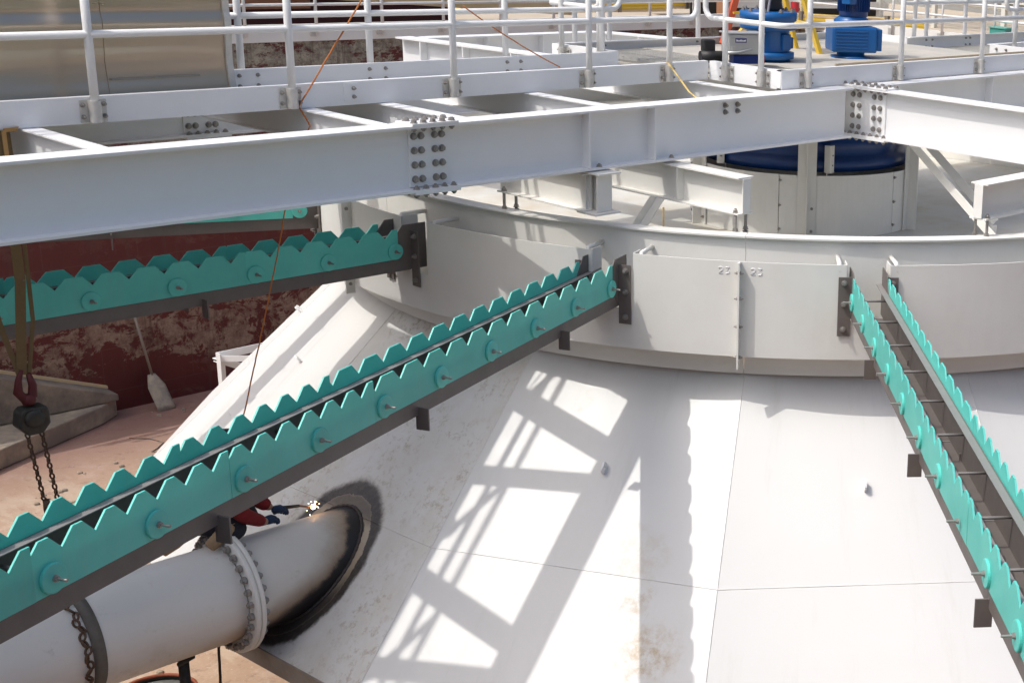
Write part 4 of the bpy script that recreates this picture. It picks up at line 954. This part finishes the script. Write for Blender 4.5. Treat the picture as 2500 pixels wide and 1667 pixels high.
# ================================================================= BEYOND THE TANK
SHED=mat('maroon_cladding',(.055,.008,.010),.7,noise=(1.4,.5,(.11,.03,.025)))
DARK=mat('opening_shade',(.02,.019,.018),.8)
sd_=thing('shed','dark maroon shed wall behind the rear tank rim at top left','building',(6,13.7,GZ))
obj('wall',MB().span((-3,13.62,GZ+.15),(13.3,13.9,3.0)),SHED,sd_)
obj('plinth_strip',MB().span((-3,13.56,-.42),(10.7,13.618,-.10)),mat('rusty_boards',(.30,.13,.07),.8,noise=(3,.7,(.42,.24,.15))),sd_)
single('timber_plank',MB().bar((10.2,13.3,-.10),(15.5,13.15,-.46),.06,.24),LUMB,'long pale timber plank lying along the rear tank rim','plank',(13,13.2,-.5))
def bundle(label,p,q,n,rows,w_=.09):
    t=thing('lumber_stack',label,'lumber',p);P=V(p);Q=V(q);d=(Q-P).normalized();s=V((-d.y,d.x,0))
    for i in range(rows):
        for j in range(n):
            o=s*(j*(w_+.008))+V((0,0,i*.062+.03));obj('board',MB().bar(P+o,Q+o,w_,.055),YEL if (i+j)%3 else LUMB,t)
    for f in(.2,.75): obj('stake',MB().span(P.lerp(Q,f)-s*.03+V((-.04,-.04,0)),P.lerp(Q,f)-s*.03+V((.04,.04,rows*.062+.05))),CONCD,t)
bundle('stack of yellow boards beyond the rear rim, top centre',(14.8,15.6,-.73),(19.5,15.2,-.73),4,8)
bundle('small stack of yellow boards behind the right blue motor',(19.2,11.9,-.73),(20.9,9.4,-.73),3,4)
bundle('stack of yellow boards beside the red barrier post',(19.9,15.9,-.73),(23.4,15.2,-.73),4,6)
rk=thing('steel_rack','white steel rack with dark gaps beyond the rear corner of the tank','rack',(21.5,14.2,GZ))
for x in(20.6,21.6,22.6,23.6,24.6): obj('upright',MB().box((x,14.6-.25*(x-20.6),.2),(.12,.12,2.2)),WHITE2,rk)
for z in(-.55,.05,.65): obj('shelf_beam',MB().bar((20.5,14.62,z),(24.8,13.55,z),.10,.14),WHITE2,rk)
obj('shade_panel',MB().bar((20.5,15.5,.2),(25.4,14.3,.2),.05,2.2),DARK,rk)  # near-black panel, painted shade for the openings between the uprights
single('barrier_post',MB().lathe([(.09,GZ),(.09,.9),(.06,.95),(0,.95)],(21.9,13.75,0),n=16),mat('red_post_paint',(.45,.02,.03),.5),'red barrier post standing before the white rack','post',(21.9,13.75,GZ))
single('barrier_post',MB().span((20.35,14.3,GZ),(20.6,14.55,1.0)),mat('brown_timber',(.30,.14,.07),.8,noise=(4,.5,(.2,.09,.05))),'brown timber post left of the red barrier post','post',(20.5,14.4,GZ))
pk=thing('pipe_rack','bank of pale horizontal pipes and posts beyond the end wall at top right','pipes',(24,6,GZ))
PK=mat('pale_pipe_paint',(.62,.61,.55),.5,noise=(2,.3,(.5,.48,.42)))
for i,(z,r_,x) in enumerate(((-.30,.05,21.6),(-.02,.07,22.0),(.22,.05,22.2),(.48,.08,22.6),(.80,.07,22.8),(1.15,.09,23.0))):
    obj('pipe',MB().tube([(x+2.6,13.5,z),(x,-6,z)],r_,10),PK,pk)
for k in range(9): obj('upright',MB().box((23.9-.0*k+.13*(9-k)*.0+ (k*-.24),11.5-2.0*k,.1),(.10,.10,2.0)),PK,pk)
gh=thing('gray_shed','long gray louvred shed in the far background at top right','building',(30,8,GZ))
obj('wall',MB().bar((30.5,22,1.2),(27,-12,1.2),.3,4.2),mat('gray_cladding',(.30,.30,.29),.6,noise=(.8,.5,(.2,.2,.2))),gh)
for k in range(10): obj('louvre',MB().bar((30.25-.0,21,-.5+.35*k),(26.8,-11.5,-.5+.35*k),.06,.10),PK,gh)
vl=thing('green_valve_box','small teal green valve box on the end wall right of the motors','box',(19.5,6.9,-.56))
obj('box_body',MB().box((19.62,6.75,-.46),(.28,.34,.17)),mat('valve_green',(.06,.30,.25),.5),vl,bevel=.01)
obj('box_lid',MB().box((19.62,6.75,-.367),(.31,.37,.018)),mat('valve_lid',(.10,.36,.30),.5),vl)
# ================================================================= LIGHT, WORLD, CAMERA
SAZ,SEL=161.0,57.5
s=bpy.data.lights.new('sun','SUN');s.energy=2.0;s.angle=R(.53);s.color=(1,.97,.915)
so_=bpy.data.objects.new('sun',s);COL.objects.link(so_)
d=V((math.cos(R(SEL))*math.cos(R(SAZ)),math.cos(R(SEL))*math.sin(R(SAZ)),math.sin(R(SEL))))
so_.rotation_mode='QUATERNION';so_.rotation_quaternion=d.to_track_quat('Z','Y');so_.location=d*60
W=bpy.data.worlds.new('World');S.world=W;W.use_nodes=True;nt=W.node_tree
sk=nt.nodes.new('ShaderNodeTexSky');sk.sky_type='NISHITA';sk.sun_disc=False;sk.sun_elevation=R(SEL);sk.sun_rotation=R(90-SAZ);sk.dust_density=9.0;sk.air_density=1.2;sk.ozone_density=5.2
bg=nt.nodes['Background'];bg.inputs['Strength'].default_value=.15;nt.links.new(sk.outputs[0],bg.inputs['Color'])
cam=bpy.data.cameras.new('camera');co=bpy.data.objects.new('camera',cam);COL.objects.link(co)
X=V((.6114,-.7898,.0504));Y=V((.1857,.2049,.9610));F=V((.7694,.5782,-.2720))
F.normalize();X=(X-F*X.dot(F)).normalized();Y=X.cross(F)*1.0
if Y.z<0:Y=-Y
co.matrix_world=Matrix(((X.x,Y.x,-F.x,-1.602),(X.y,Y.y,-F.y,-7.859),(X.z,Y.z,-F.z,1.351),(0,0,0,1)))
cam.sensor_width=36;cam.lens=36*3530.17/2500;cam.shift_x=-1008.0/2500;cam.shift_y=-25.8/2500;cam.clip_start=.1;cam.clip_end=2000
S.camera=co
S.view_settings.view_transform='Standard';S.view_settings.look='None';S.view_settings.gamma=1;S.view_settings.exposure=.17
S.render.engine='CYCLES';S.cycles.max_bounces=10;S.cycles.diffuse_bounces=6
